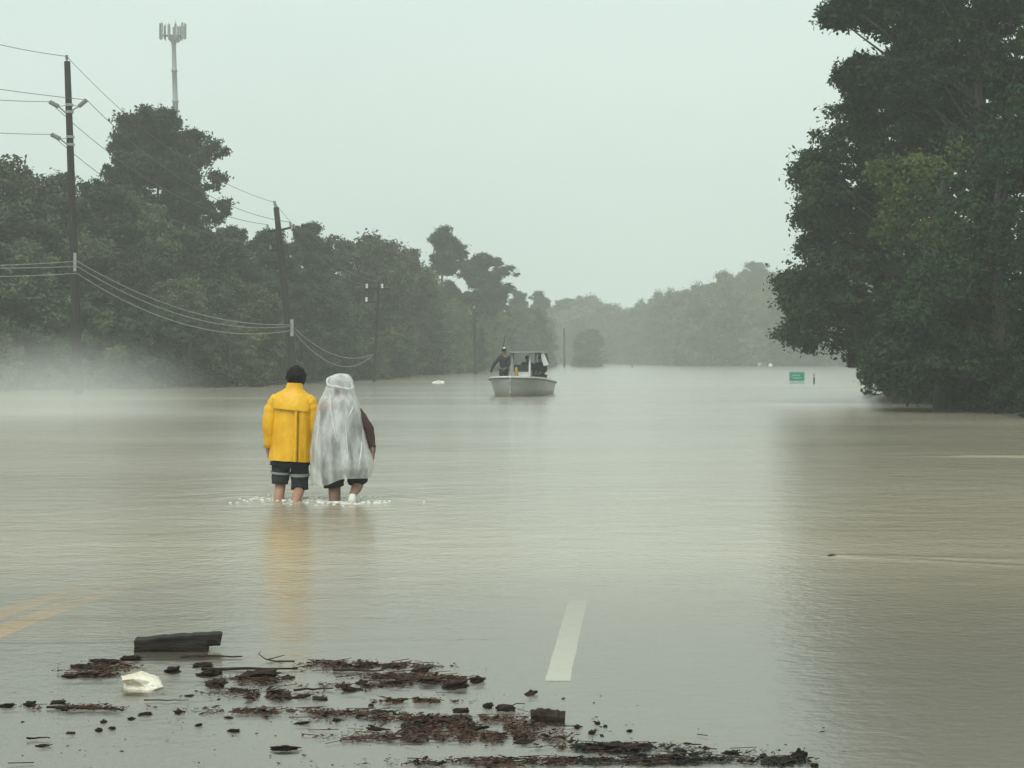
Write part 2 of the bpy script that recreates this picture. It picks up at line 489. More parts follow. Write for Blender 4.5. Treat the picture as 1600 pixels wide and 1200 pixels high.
HD = math.radians(3.75)                        # the road heads slightly to the right of the view
RX0 = 0.209 - math.tan(HD) * 8.63             # dashed line at Y = 0
def road_pt(off, Y, dz=0.0):
    return Vector((RX0 + off + math.tan(HD) * Y, Y, float(bed(Y)) + dz))
def strip(name, o0, o1, y0, y1, dz, mat, n=40, jag=0.0, parent=None):
    mb = MB()
    rr = []
    for i in range(n + 1):
        Y = y0 + (y1 - y0) * i / n
        j1, j2 = rnd.uniform(-jag, jag), rnd.uniform(-jag, jag)
        rr.append([road_pt(o0 + j1, Y, dz), road_pt(o1 + j2, Y, dz)])
    mb.rings(rr, cap=False, closed=False)
    return mb.build(name, mat, parent)
road = strip('road', -10.2, 7.4, -60, 200, 0.0, M['asphalt'], 500)
tag(road, kind='structure')
for k in range(3):
    y0 = 8.62 + 12.2 * k
    d = strip('lane_dash', -0.056, 0.060, y0, y0 + 3.2, 0.004, M['white_paint'], 60, 0.003, road)
for o_ in (-3.42, -3.17):
    strip('yellow_line', o_ - 0.095, o_ + 0.095, 2, 60, 0.004, M['yellow_paint'], 200, 0.005, road)

WALK_A, WALK_B = (-2.31, 19.1), (-1.714, 18.9)
BOAT_A = R(8.5)
STEM = onwater(798, 620)
BF = Vector((-math.sin(BOAT_A), -math.cos(BOAT_A), 0))
BOAT_C = STEM - BF * 2.85

def water_z(x, y):
    z = np.zeros_like(x)
    near = (y > 4) & (y < 130) & (np.abs(x) < 45)
    xx, yy = x[near], y[near]
    zz = np.zeros_like(xx)
    for k in range(14):                        # small cross-running wavelets
        lam = 0.35 * 1.32 ** k
        if lam > 6: break
        th = rng.normal(0.0, 0.6) + math.pi / 2
        ph = rng.uniform(0, 6.28)
        zz += 0.0007 * lam ** 0.5 * np.sin(2 * np.pi / lam * (xx * math.cos(th) + yy * math.sin(th)) + ph + 1.7 * np.sin(xx * 0.31 + k) + 1.3 * np.sin(yy * 0.17 + 2 * k)) * 0.8
    zz *= np.clip((yy - 6) / 16, 0.04, 1)
    for (cx, cy, amp, lam, dec) in ((WALK_A[0], WALK_A[1], 0.009, 0.34, 0.6), (WALK_B[0], WALK_B[1], 0.010, 0.31, 0.65)):
        r = np.hypot(xx - cx, (yy - cy))
        zz += amp * np.sin(2 * np.pi * r / lam + 1.4 * np.sin(2.3 * np.arctan2(yy - cy, xx - cx) + cx)) * np.exp(-r / dec) * (0.6 + 0.4 * np.sin(3 * np.arctan2(yy - cy, xx - cx)))
    for (cx, cy, ux, uy, amp, w, ang, dec) in ((STEM.x, STEM.y + 0.4, BF.x, BF.y, 0.05, 0.28, 0.33, 7.0), (onwater(1300, 868).x, onwater(1300, 868).y, -0.93, 0.36, 0.010, 0.10, 0.16, 1.6)):
        s_ = -((xx - cx) * ux + (yy - cy) * uy)     # distance behind the bow
        l_ = np.abs((xx - cx) * -uy + (yy - cy) * ux)
        on = s_ > 0
        zz += np.where(on, amp * np.exp(-np.clip(s_, 0, 99) / dec) * (np.exp(-((l_ - s_ * ang) / w) ** 2) - 0.6 * np.exp(-((l_ - s_ * ang + 1.7 * w) / w) ** 2)), 0)
    # a low swell line running in from the drowned verge by the near trees
    zz += 0.03 * np.exp(-((yy - 27.4 + 0.12 * (xx - 7)) / 0.22) ** 2) / (1 + np.exp(-(xx - 6.4) * 3))
    zz += 0.035 * np.exp(-((yy - 57.5 - 0.3 * (xx - 9)) / 0.5) ** 2) * np.exp(-((xx - 10) / 3.2) ** 2)
    zz += 0.004 * np.exp(-((yy - 9.6 - 0.05 * xx) / 0.03) ** 2) * np.exp(-((xx + 1.2) / 1.6) ** 2)
    z[near] = zz
    return z
ys_ = [-120, -80, -40, -10, 0, 3, 5]
while ys_[-1] < 130: ys_.append(ys_[-1] + max(0.05, 0.0042 * ys_[-1]))
while ys_[-1] < 600: ys_.append(ys_[-1] * 1.12)
xs_ = [0.0]
while xs_[-1] < 45: xs_.append(xs_[-1] + max(0.07, 0.016 * xs_[-1]))
while xs_[-1] < 400: xs_.append(xs_[-1] * 1.2)
xs_ = sorted(set([-v for v in xs_] + xs_))
water = obj('flood_water', grid_mesh('flood_water', np.array(xs_), np.array(ys_), water_z), M['water'])
tag(water, kind='structure')
#TREES
# ------------------------------------------------------------------ trees
def limb(mb, a, b, r0, r1, n=5, bend=0.25, seg=5):
    a, b = Vector(a), Vector(b)
    L_ = (b - a).length
    off = Vector((rnd.uniform(-1, 1), rnd.uniform(-1, 1), rnd.uniform(-0.3, 0.8))) * bend * L_ * 0.35
    pts = [a.lerp(b, t / seg) + off * math.sin(math.pi * t / seg) for t in range(seg + 1)]
    mb.tube(pts, [r0 + (r1 - r0) * t / seg for t in range(seg + 1)], n)

def ground_at(x, y):
    return float(ground_z(np.array([x]), np.array([y]))[0])

def proto_broad(name, Ht, W, seed, mat, low=0.08, n_cl=40, per=46, puffs=11, size=0.24, lobes=4):
    """domed crown reaching down to the bank, bumpy outline made of several lobes"""
    r_ = random.Random(seed)
    cl = []
    for k in range(n_cl):
        t = (k + r_.random()) / n_cl
        prof = math.sqrt(max(0.02, 1 - ((t - 0.42) / 0.62) ** 2)) if t > 0.42 else 0.86 + 0.14 * t / 0.42
        a = 2.4 * k + r_.uniform(-0.5, 0.5)
        q = r_.uniform(0.62, 1.0) * (1 + 0.16 * math.sin(lobes * a + seed))
        s = Ht * r_.uniform(0.06, 0.115) * (1.1 - 0.3 * t)
        z = Ht * (low + (0.965 - low) * t) - s * 0.5
        cl.append(((W * 0.40 * prof * q * math.cos(a), W * 0.40 * prof * q * math.sin(a), z), (s * 1.2, s * 1.2, s)))
    for k in range(n_cl // 4):
        a = r_.uniform(0, 6.28); t = r_.uniform(0.1, 0.85)
        s = Ht * 0.12
        cl.append(((W * 0.14 * math.cos(a), W * 0.14 * math.sin(a), Ht * t), (s, s, s)))
    C, O = puff_points(cl, per, puffs, Ht * 0.042, 1.12)
    crown = quad_mesh('crown', leaf_quads(C, O, size))
    crown.materials.append(mat)
    mb = MB()
    mb.tube([(0, 0, -1.2), (0.05, 0, Ht * 0.2), (-0.05, 0.05, Ht * 0.5), (0.02, 0, Ht * 0.85)], [0.26, 0.2, 0.13, 0.04], 8)
    for (c, r) in cl[::2]:
        limb(mb, (0, 0, max(0.4, c[2] * 0.55)), c, 0.07, 0.02, 4)
    tr = mb.mesh('trunk', True)
    tr.materials.append(M['bark'])
    return tr, crown

def proto_pine(name, Ht, W, seed, bare=0.45, n_br=30, per=70, size=0.34, tilt=0.0, flat=0.6):
    r_ = random.Random(seed)
    cl = []
    mb = MB()
    top = (tilt * Ht, 0.0, Ht)
    spine = lambda t: Vector((tilt * Ht * t * t + 0.12 * math.sin(5 * t + seed), 0.1 * math.sin(4 * t + seed * 2), Ht * t))
    mb.tube([spine(t / 9) if t else spine(0) + Vector((0, 0, -1.2)) for t in range(10)], [0.24 - 0.2 * t / 9 for t in range(10)], 8)
    for k in range(n_br):
        t = bare + (0.985 - bare) * (k + r_.random()) / n_br
        f = (t - bare) / (1 - bare)
        reach = W * 0.5 * (math.sin(math.pi * (0.16 + 0.78 * f)) ** 0.8) * r_.uniform(0.45, 1.05)
        a = r_.uniform(0, 6.28)
        c0 = spine(t)
        tip = c0 + Vector((math.cos(a) * reach, math.sin(a) * reach, r_.uniform(-0.1, 0.35) * reach))
        limb(mb, c0, tip, 0.05, 0.02, 4, 0.2, 3)
        for q in (0.45, 0.75, 1.0):
            p = c0.lerp(tip, q)
            s = Ht * r_.uniform(0.026, 0.056)
            cl.append(((p.x, p.y, p.z + 0.1), (s * 1.3, s * 1.3, s * flat)))
    cl.append(((spine(1).x, spine(1).y, Ht * 0.985), (0.5, 0.5, 0.5)))
    C, O = puff_points(cl, int(per * 1.8), 6, Ht * 0.024, 1.25)
    crown = quad_mesh('crown', np.concatenate([needle_quads(C[::3], O[::3], size * 0.6), leaf_quads(C, O, size * 0.36)]))
    crown.materials.append(M['needle_bank'])
    tr = mb.mesh('trunk', True)
    tr.materials.append(M['bark'])
    return tr, crown

BROAD = [proto_broad('b%d' % k, 12.0, w, 100 + k, M['leaf'], lo, 44, 66, 12, 0.17, lb)
         for k, (w, lo, lb) in enumerate(((7.6, .05, 3), (6.8, .08, 2), (8.4, .05, 4), (7.2, .06, 3)))]
BROAD_D = [proto_broad('bd', 12.0, 7.4, 140, M['leaf_mid'], 0.06, 44, 66, 12, 0.17, 3)]
LIGHT = proto_broad('bl', 12.0, 7.5, 150, M['leaf_light'], 0.08, 36, 56, 11, 0.16, 3)
PINE = [proto_pine('p%d' % k, 14.0, w, 200 + k, ba, 44, 60, 0.42, ti, 0.95) for k, (w, ba, ti) in enumerate(((6.6, .3, 0), (5.6, .36, .02), (7.2, .25, -.02)))]
PINE_BIG = proto_pine('pbig', 17.0, 11.0, 239, 0.36, 62, 90, 0.42, 0.0, 0.95)
PINE_TUFT = proto_pine('ptuft', 13.0, 3.4, 242, 0.72, 16, 90, 0.36, 0.02, 1.1)
PINE_UMB = proto_pine('pumb', 13.0, 5.6, 253, 0.52, 26, 80, 0.36, 0.02, 0.9)
SHRUB = [proto_broad('s%d' % k, 4.0, 4.6, 300 + k, M[mt], 0.0, 24, 50, 10, 0.095, 3) for k, mt in enumerate(('leaf', 'leaf_dark', 'leaf_mid'))]

def plant(kind, proto, loc, Ht, base_h, label, cat, group=None, sw=1.0, rz=None):
    o = empty(kind, loc, label, cat, group, rnd.uniform(0, 6.28) if rz is None else rz)
    s = Ht / base_h
    o.scale = (s * sw, s * sw, s)
    obj('trunk', proto[0], None, o)
    obj('crown', proto[1], None, o)
    return o

SKY_L = [(-120, 235), (0, 247), (60, 255), (100, 285), (140, 290), (170, 280), (330, 345), (380, 352), (410, 372), (450, 372), (480, 362), (520, 356), (560, 372),
         (585, 385), (610, 370), (640, 392), (665, 415), (720, 425), (750, 440), (780, 440), (812, 458), (840, 480)]
def interp(tab, x): return float(np.interp(x, [p[0] for p in tab], [p[1] for p in tab]))
SHORE_PX = [(-120, 616), (0, 612), (200, 609), (350, 606), (520, 596), (640, 588), (740, 581.5), (850, 574)]   # foot of the wooded bank
def bank_Y(px): return H * F / (interp(SHORE_PX, px) - HOR)

def bank_where(px):
    if px < 60: return 'of the bank behind the incoming cables'
    if px < 160: return 'of the bank right behind the tallest pole'
    if px < 330: return 'of the bank around the big pine'
    if px < 440: return 'of the bank between big pine and leaning pole'
    if px < 530: return 'of the bank right behind the leaning pole'
    if px < 640: return 'of the bank behind the white insulators'
    if px < 720: return 'of the bank below the slender tufted pine'
    return 'at the far end of the bank behind the boat'
def far_where(px):
    if px < 905: return 'of the distant wood behind the bare thin pole'
    if px < 960: return 'of the distant wood behind the lone round tree'
    if px < 1070: return 'of the distant wood just past the lone round tree'
    if px < 1190: return 'in the highest part of the distant wood'
    return 'of the distant wood behind the green sign'
def bank_tree(px, top, back, kind=None, sw=1.0, row='tall leafy'):
    wh = bank_where(px)
    Y = bank_Y(px) + back
    p = at(px, top, Y)
    gz = ground_at(p.x, Y)
    Ht = p.z - gz
    kind = kind or rnd.choices(['broad', 'dark', 'pine'], [5, 2, 4])[0]
    if kind == 'pine':
        return plant('pine_tree', rnd.choice(PINE), (p.x, Y, gz), Ht, 14.0, f'pine with clumped dark needles {wh}', 'pine tree', 'pines ' + wh, sw * rnd.uniform(0.85, 1.15))
    pr = rnd.choice(BROAD) if kind == 'broad' else BROAD_D[0]
    return plant('broadleaf_tree', pr, (p.x, Y, gz), Ht, 12.0, f'{row} broadleaf tree {wh}', 'tree', f'{row} trees {wh}', sw * rnd.uniform(0.9, 1.2))

# back row carries the skyline, the rows before it stand lower
px = -110
while px < 850:
    Y = bank_Y(px)
    step = 100 * 105 / Y
    bank_tree(px + rnd.uniform(-12, 12), interp(SKY_L, px) + rnd.uniform(-8, 26), rnd.uniform(11, 16))
    px += step * rnd.uniform(0.5, 0.7)
px = -90
while px < 850:
    Y = bank_Y(px)
    t = interp(SKY_L, px)
    bank_tree(px, t + rnd.uniform(30, 75) * 100 / Y, rnd.uniform(8, 10.5), rnd.choice(['broad', 'broad', 'dark']), 1.0, 'middling leafy')
    px += 95 * 105 / Y * rnd.uniform(0.75, 1.0)
px = -100
while px < 845:
    Y = bank_Y(px)
    t = interp(SKY_L, px)
    bank_tree(px, t + (HOR - t) * rnd.uniform(0.36, 0.6), rnd.uniform(5.5, 7), rnd.choice(['broad', 'broad', 'dark']), 1.2, 'low leafy front-row')
    px += 110 * 105 / Y * rnd.uniform(0.75, 1.05)
px = -100
while px < 850:
    Y = bank_Y(px) + rnd.uniform(2.6, 3.8)
    x = (px - 800) / F * Y
    plant('bush', rnd.choice([SHRUB[0], SHRUB[2]]), (x, Y, ground_at(x, Y) - 0.1), rnd.uniform(2.4, 4.2), 4.0, 'low waterside bush at the foot ' + bank_where(px).replace('at the far end of', 'of the far end of'), 'bush', 'waterside bushes at the foot ' + bank_where(px), rnd.uniform(0.9, 1.2))
    px += 58 * 105 / Y * rnd.uniform(0.6, 1.0)

def hero(kind, proto, px, top, Y, base_h, label, cat, sw=1.0, rz=0.0):
    p = at(px, top, Y)
    gz = ground_at(p.x, Y)
    return plant(kind, proto, (p.x, Y, gz), p.z - gz, base_h, label, cat, None, sw, rz)
hero('pine_tree', PINE_BIG, 248, 186, 106, 17.0, 'big broad-crowned pine towering in front of the cell tower', 'pine tree', 0.86, 0.4)
hero('pine_tree', PINE_TUFT, 690, 366, 172, 13.0, 'slender pine with a bare trunk and one tuft poking above the wooded bank', 'pine tree', 1.1, 1.2)
hero('pine_tree', PINE_UMB, 757, 403, 196, 13.0, 'umbrella-shaped pine standing behind the boat', 'pine tree', 1.15, 2.0)
hero('pine_tree', PINE_TUFT, 839, 461, 285, 13.0, 'thin pine with a tiny round tuft over the dark round tree', 'pine tree', 0.9, 0.3)
hero('broadleaf_tree', LIGHT, 320, 385, 100, 12.0, 'yellow-green leafy tree brighter than its neighbours, under the big pine', 'tree', 0.95, 0.7)
hero('broadleaf_tree', LIGHT, 190, 492, 88.5, 12.0, 'small yellow-green tree at the water edge by the tallest utility pole', 'tree', 1.5, 2.2)
hero('broadleaf_tree', BROAD_D[0], 830, 478, 245, 12.0, 'dark rounded tree at the tip of the wooded bank', 'tree', 1.0, 1.0)
p = onwater(921, 573.2)
plant('broadleaf_tree', BROAD[3], (p.x, p.y, ground_at(p.x, p.y)), H + (HOR - 513) / F * p.y - ground_at(p.x, p.y), 12.0, 'lone round tree standing in the flood beside a thin pole', 'tree', None, 1.15)

# the wood across the water
SKY_F = [(840, 470), (880, 472), (920, 466), (960, 468), (1000, 470), (1020, 460), (1050, 456), (1075, 440), (1100, 426), (1140, 422), (1165, 430), (1190, 428), (1230, 432), (1300, 430), (1400, 430)]
GF = 'trees of the distant wood across the flood'
for row in range(3):
    px = 845 + row * 9
    while px < 1420:
        near = px > 1065
        Y = float(np.interp(px, [980, 1100], [395, 306])) + row * 8 + rnd.uniform(-3, 3)
        if px > 1240: Y = 300 + row * 8
        top = interp(SKY_F, px) + (2 - row) * 14 + rnd.uniform(-6, 12)
        p = at(px, top, Y)
        gz = max(-0.4, ground_at(p.x, Y))
        hazy = ('front-row', 'second-row', 'back-row')[row]
        if row == 2 and rnd.random() < 0.35:
            plant('pine_tree', rnd.choice(PINE), (p.x, Y, gz), p.z + 1.2 - gz, 14.0, 'hazy pine rising above its neighbours ' + far_where(px), 'pine tree', 'hazy pines ' + far_where(px), 1.1)
        else:
            plant('broadleaf_tree', rnd.choice(BROAD_D + BROAD_D + BROAD), (p.x, Y, gz), p.z - gz, 12.0, f'hazy {hazy} broadleaf tree {far_where(px)}', 'tree', f'hazy {hazy} trees {far_where(px)}', rnd.uniform(0.8, 1.15))
        px += rnd.uniform(30, 46) * 320 / Y
px = 850
while px < 1420:
    Y = float(np.interp(px, [980, 1100], [384, 298])) + rnd.uniform(-2, 2)
    x = (px - 800) / F * Y
    plant('bush', rnd.choice([SHRUB[0], SHRUB[2]]), (x, Y, -0.2), rnd.uniform(3.5, 5.5), 4.0, 'hazy low bush at the foot ' + far_where(px).replace('in the', 'of the'), 'bush', 'hazy bushes at the foot ' + far_where(px), 1.3)
    px += 30 * 320 / Y
hero('pine_tree', PINE_UMB, 1178, 415, 380, 13.0, 'pale hazy pine rising behind the distant wood', 'pine tree', 1.0, 0.5)

# the dark trees close by on the verge: clumps laid out at their own depths
def near_tree(kind, base, cl_px, Y, mat, label, per=64, puffs=15, size=0.085, pine=False, trunk_r=0.3, depth=1.4):
    b = at(base, HOR, Y)
    gz = ground_at(b.x, Y)
    o = empty(kind, (b.x, Y, gz), label, 'pine tree' if pine else 'tree')
    r_ = random.Random(int(base * 3 + Y))
    cl = []
    for (cx, cy, cr) in cl_px:
        dy = r_.uniform(-depth, depth)
        p = at(cx, cy, Y + dy)
        s = cr / F * Y
        cl.append(((p.x - b.x, dy, p.z - gz), (s, s * 1.1, s * 0.9)))
        cl.append(((p.x - b.x + r_.uniform(-.2, .2), dy + depth * 1.3, p.z - gz), (s * .9, s * 1.1, s * 0.85)))
    mb = MB()
    topz = max(c[0][2] for c in cl)
    mb.tube([(0, 0, -1), (0.1, 0, topz * 0.3), (-0.1, 0.1, topz * 0.6), (0.05, 0, topz * 0.96)], [trunk_r, trunk_r * .8, trunk_r * .5, 0.05], 8)
    for (c, r) in cl:
        limb(mb, (0, 0, max(0.6, min(topz * .9, c[2] * 0.75))), c, 0.07, 0.015, 5, 0.3)
    tr = mb.build('trunk', M['bark'], o, True)
    C, O = puff_points(cl, int(per * 1.15), puffs, 0.27, 1.2)
    V = np.concatenate([needle_quads(C[::2], O[::2], size * 1.5, 0.12), leaf_quads(C, O, size * 0.85)]) if pine else leaf_quads(C, O, size)
    crown = obj('crown', quad_mesh('crown', V), mat, o)
    return o

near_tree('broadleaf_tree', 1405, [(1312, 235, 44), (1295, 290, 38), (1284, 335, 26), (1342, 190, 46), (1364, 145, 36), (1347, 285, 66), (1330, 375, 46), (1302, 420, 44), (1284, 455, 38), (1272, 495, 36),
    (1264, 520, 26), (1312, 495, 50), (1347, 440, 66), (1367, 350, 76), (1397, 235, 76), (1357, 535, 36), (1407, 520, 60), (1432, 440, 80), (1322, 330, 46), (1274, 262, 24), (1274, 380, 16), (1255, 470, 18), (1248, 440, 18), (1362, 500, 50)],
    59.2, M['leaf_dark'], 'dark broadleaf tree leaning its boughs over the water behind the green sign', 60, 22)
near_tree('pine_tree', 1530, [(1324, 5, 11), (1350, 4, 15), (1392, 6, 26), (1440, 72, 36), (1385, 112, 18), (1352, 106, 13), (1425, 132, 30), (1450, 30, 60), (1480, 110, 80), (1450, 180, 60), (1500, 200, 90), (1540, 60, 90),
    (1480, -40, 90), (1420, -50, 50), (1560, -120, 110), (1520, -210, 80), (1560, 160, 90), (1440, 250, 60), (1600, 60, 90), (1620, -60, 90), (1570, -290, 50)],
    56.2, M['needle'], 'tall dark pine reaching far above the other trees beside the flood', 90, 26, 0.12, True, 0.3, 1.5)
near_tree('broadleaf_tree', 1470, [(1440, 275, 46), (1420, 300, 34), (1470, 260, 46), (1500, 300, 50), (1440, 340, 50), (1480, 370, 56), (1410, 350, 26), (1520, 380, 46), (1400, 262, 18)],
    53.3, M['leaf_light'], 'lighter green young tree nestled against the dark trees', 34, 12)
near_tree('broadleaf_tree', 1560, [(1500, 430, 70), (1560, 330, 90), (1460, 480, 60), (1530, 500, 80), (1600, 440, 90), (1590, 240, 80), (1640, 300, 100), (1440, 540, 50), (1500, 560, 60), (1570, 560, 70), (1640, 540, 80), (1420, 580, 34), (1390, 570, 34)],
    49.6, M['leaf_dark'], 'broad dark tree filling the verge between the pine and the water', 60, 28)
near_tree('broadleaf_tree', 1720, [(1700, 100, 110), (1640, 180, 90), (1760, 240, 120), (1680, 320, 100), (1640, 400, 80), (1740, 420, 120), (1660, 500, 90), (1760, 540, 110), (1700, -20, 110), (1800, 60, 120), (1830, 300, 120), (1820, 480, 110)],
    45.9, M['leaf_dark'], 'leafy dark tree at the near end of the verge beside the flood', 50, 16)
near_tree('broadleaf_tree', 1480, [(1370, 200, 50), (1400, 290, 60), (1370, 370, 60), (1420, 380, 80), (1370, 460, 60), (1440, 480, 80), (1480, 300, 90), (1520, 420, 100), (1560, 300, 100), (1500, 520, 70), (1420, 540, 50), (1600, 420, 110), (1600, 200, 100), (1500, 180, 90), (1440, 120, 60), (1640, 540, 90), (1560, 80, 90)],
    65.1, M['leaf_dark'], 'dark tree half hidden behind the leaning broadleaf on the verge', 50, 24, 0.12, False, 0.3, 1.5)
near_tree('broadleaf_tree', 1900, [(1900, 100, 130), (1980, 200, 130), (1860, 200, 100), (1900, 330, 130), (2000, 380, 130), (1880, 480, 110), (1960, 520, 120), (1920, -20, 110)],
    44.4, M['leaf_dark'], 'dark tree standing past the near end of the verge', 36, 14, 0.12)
for k, (px, Y, hh) in enumerate(((1385, 72, 1.7), (1410, 67, 1.8), (1440, 62, 2.0), (1475, 58, 2.0), (1510, 54, 1.9), (1550, 51, 1.9), (1595, 48, 1.8), (1640, 45, 1.8), (1430, 72, 2.6), (1470, 64, 3.0), (1540, 56, 3.0), (1620, 51, 3.0))):
    x = (px - 800) / F * Y
    plant('bush', SHRUB[1], (x, Y, ground_at(x, Y) - 0.15), hh, 4.0, ('small' if hh < 2.2 else 'taller') + ' dark bush hanging to the water under the ' + ('leaning broadleaf' if px < 1460 else 'tall dark pine' if px < 1560 else 'last trees of the verge'), 'bush', ('small' if hh < 2.2 else 'taller') + ' bushes under the ' + ('leaning broadleaf' if px < 1460 else 'tall dark pine' if px < 1560 else 'last trees of the verge'), 1.1)
# ------------------------------------------------------------------ utility poles, wires, tower
def wire(name, a, b, sag, r, mat, label, n=28):
    a, b = Vector(a), Vector(b)
    mid = a.copy()
    mb = MB()
    pts = []
    for i in range(n + 1):
        t = i / n
        p = a.lerp(b, t) - a
        p.z -= 4 * sag * t * (1 - t)
        pts.append(p)
    mb.tube(pts, r, 5)
    o = mb.build(name, mat, None, True, a)
    return tag(o, label, 'wire')

def pole_shaft(root, top, base, r0, r1):
    mb = MB()
    seg = 10
    mb.tube([Vector(base).lerp(Vector(top), i / seg) for i in range(seg + 1)], [r0 + (r1 - r0) * i / seg for i in range(seg + 1)], 12)
    return mb.build('shaft', M['pole_wood'], root, True)

def insulator(root, a, b, r=0.09, mat='insulator', n=7):
    """ribbed insulator from a to b"""
    a, b = Vector(a), Vector(b)
    mb = MB()
    pts, rad = [], []
    for i in range(n * 2 + 1):
        pts.append(a.lerp(b, i / (n * 2)))
        rad.append(r if i % 2 else r * 0.72)
    mb.tube(pts, rad, 10)
    return mb.build('insulator', M[mat], root)

# pole with three angled insulators
Y1 = 76.0
b1 = at(123, 614, Y1); t1 = at(105, 96, Y1)
pole1 = empty('utility_pole', b1, 'tall wooden utility pole with three angled grey insulators', 'utility pole')
L1 = lambda px, py, dy=0.0: at(px, py, Y1 + dy) - b1
pole_shaft(pole1, L1(105, 96), L1(124, 640), 0.20, 0.125)
mb = MB(); mb.tube([L1(104.6, 97), L1(104.4, 90)], 0.035, 8); mb.build('top_pin', M['steel'], pole1)
insulator(pole1, L1(104.4, 93), L1(104.2, 86), 0.07, 'insulator', 3)
ends1 = {}
for key, (ix, iy, ox, oy, bx, by, hx, hy) in {'right': (123, 166.5, 135.5, 156, 110, 174, 108.5, 163), 'left': (91.5, 166.5, 77.5, 159, 107, 180, 108, 163.5), 'low': (94, 217, 80, 210, 109, 229, 110, 215)}.items():
    insulator(pole1, L1(ix, iy, -0.25), L1(ox, oy, -0.25), 0.105)
    mb = MB(); mb.tube([L1(bx, by), L1(ix, iy, -0.25)], 0.03, 6); mb.build('brace', M['steel'], pole1)
    mb = MB(); mb.tube([L1(hx, hy), L1(ix, iy, -0.25)], 0.016, 6); mb.build('strut', M['steel'], pole1)
    ends1[key] = at(ox, oy, Y1 - 0.25)
for py in (164, 175, 214, 226):
    mb = MB(); c = L1(106 + (py - 96) * 0.035, py); mb.tube([c + Vector((0, 0, -0.05)), c + Vector((0, 0, 0.05))], 0.165, 12); mb.build('band', M['steel'], pole1)
mb = MB(); c = L1(119, 410); mb.box(c + Vector((0, -0.2, 0)), (0.1, 0.12, 0.75)); mb.build('cable_bracket', M['steel'], pole1)

# leaning pole with a crossarm
Y2 = 88.0
b2 = at(461, 606, Y2)
pole2 = empty('utility_pole', b2, 'leaning wooden utility pole with a crossarm and upright insulators', 'utility pole')
L2 = lambda px, py, dy=0.0: at(px, py, Y2 + dy) - b2
pole_shaft(pole2, L2(431.5, 324), L2(464, 630), 0.21, 0.13)
insulator(pole2, L2(431, 324), L2(428.5, 314), 0.08, 'insulator', 3)
mb = MB()
for (p, q) in ((L2(418, 361), L2(436, 360)), (L2(435, 360), L2(455, 355.5))): mb.tube([p, q], 0.055, 8)
mb.build('crossarm', M['pole_wood'], pole2)
insulator(pole2, L2(418.3, 360), L2(418, 351), 0.06, 'insulator', 3)
insulator(pole2, L2(454.5, 355), L2(453, 346.5), 0.06, 'insulator', 3)
mb = MB(); mb.tube([L2(423, 391), L2(439.5, 390)], 0.045, 8); mb.build('side_arm', M['pole_wood'], pole2)
insulator(pole2, L2(423, 390), L2(422, 383), 0.055, 'insulator', 3)
mb = MB(); mb.box(L2(456, 512, -0.25), (0.14, 0.14, 0.8)); mb.build('cable_bracket', M['steel'], pole2)

# third pole, low against the wood, white insulators
Y3 = 111.0
b3 = at(583, 596, Y3)
pole3 = empty('utility_pole', b3, 'thin utility pole with three white insulators standing against the wood', 'utility pole')
L3 = lambda px, py, dy=0.0: at(px, py, Y3 + dy) - b3
pole_shaft(pole3, L3(592, 440), L3(584, 610), 0.10, 0.07)
mb = MB(); mb.tube([L3(571, 451), L3(609, 451)], 0.05, 8); mb.build('crossarm', M['pole_wood'], pole3)
for (a_, b_) in ((573, 446), (597, 446), (572.5, 467)):
    insulator(pole3, L3(a_, b_ + 4.5), L3(a_, b_ - 2.5), 0.085, 'porcelain', 2)
mb = MB(); mb.tube([L3(570.5, 472), L3(591, 472)], 0.04, 8); mb.build('side_arm', M['pole_wood'], pole3)

for (px0, py0, px1, py1, Y, lab) in ((741, 482, 743.5, 584, 160, 'bare thin pole rising from the water between the wooded bank and boat'),
                                     (881.5, 512, 882, 573, 282, 'bare thin pole in the flood next to the lone round tree'),
                                     (788, 503, 790, 577, 215, 'short bare pole showing just above the boat canopy')):
    b = at(px1, py1, Y)
    o = empty('utility_pole', b, lab, 'utility pole')
    pole_shaft(o, at(px0, py0, Y) - b, at(px1, py1 + 12, Y) - b, 0.19 if Y < 250 else 0.2, 0.13)
    q = at(px0, py0, Y) - b
    mb = MB(); mb.tube([q + Vector((0, 0, -0.02)), q + Vector((0, 0, 0.22))], [0.09, 0.03], 8); mb.build('cap', M['steel'], o)

off = Vector((-30.5, 36, 0))       # towards the next pole, beside the camera and out of the picture
pz = lambda v, z: Vector((off.x, off.y, z))
topA = at(104.2, 88, Y1)
wire('power_line', topA, at(428.5, 316, Y2), 0.9, 0.011, M['wire'], 'thin top power line from the tallest pole down to the leaning pole')
wire('power_line', ends1['right'], at(453, 347, Y2), 1.0, 0.013, M['wire'], 'power line from the right angled insulator to the leaning pole crossarm')
wire('power_line', ends1['left'], at(418, 351, Y2), 1.0, 0.013, M['wire'], 'power line from the upper left angled insulator past the tallest pole')
wire('power_line', ends1['low'], at(422, 384, Y2), 1.0, 0.013, M['wire'], 'power line from the lowest angled insulator to the leaning pole side arm')
wire('power_line', topA, at(-420, -90, 55), 0.55, 0.013, M['wire'], 'single wire leaving the very top of the tallest pole away from the wood')
wire('power_line', ends1['right'], at(-420, 62, 55), 0.18, 0.013, M['wire'], 'wire running from the right angled insulator across the tallest pole')
wire('power_line', ends1['left'], at(-420, 92, 55), 0.3, 0.013, M['wire'], 'wire running outward from the upper left angled insulator')
wire('power_line', ends1['low'], at(-420, 146, 55), 0.3, 0.013, M['wire'], 'wire running outward from the lowest angled insulator')
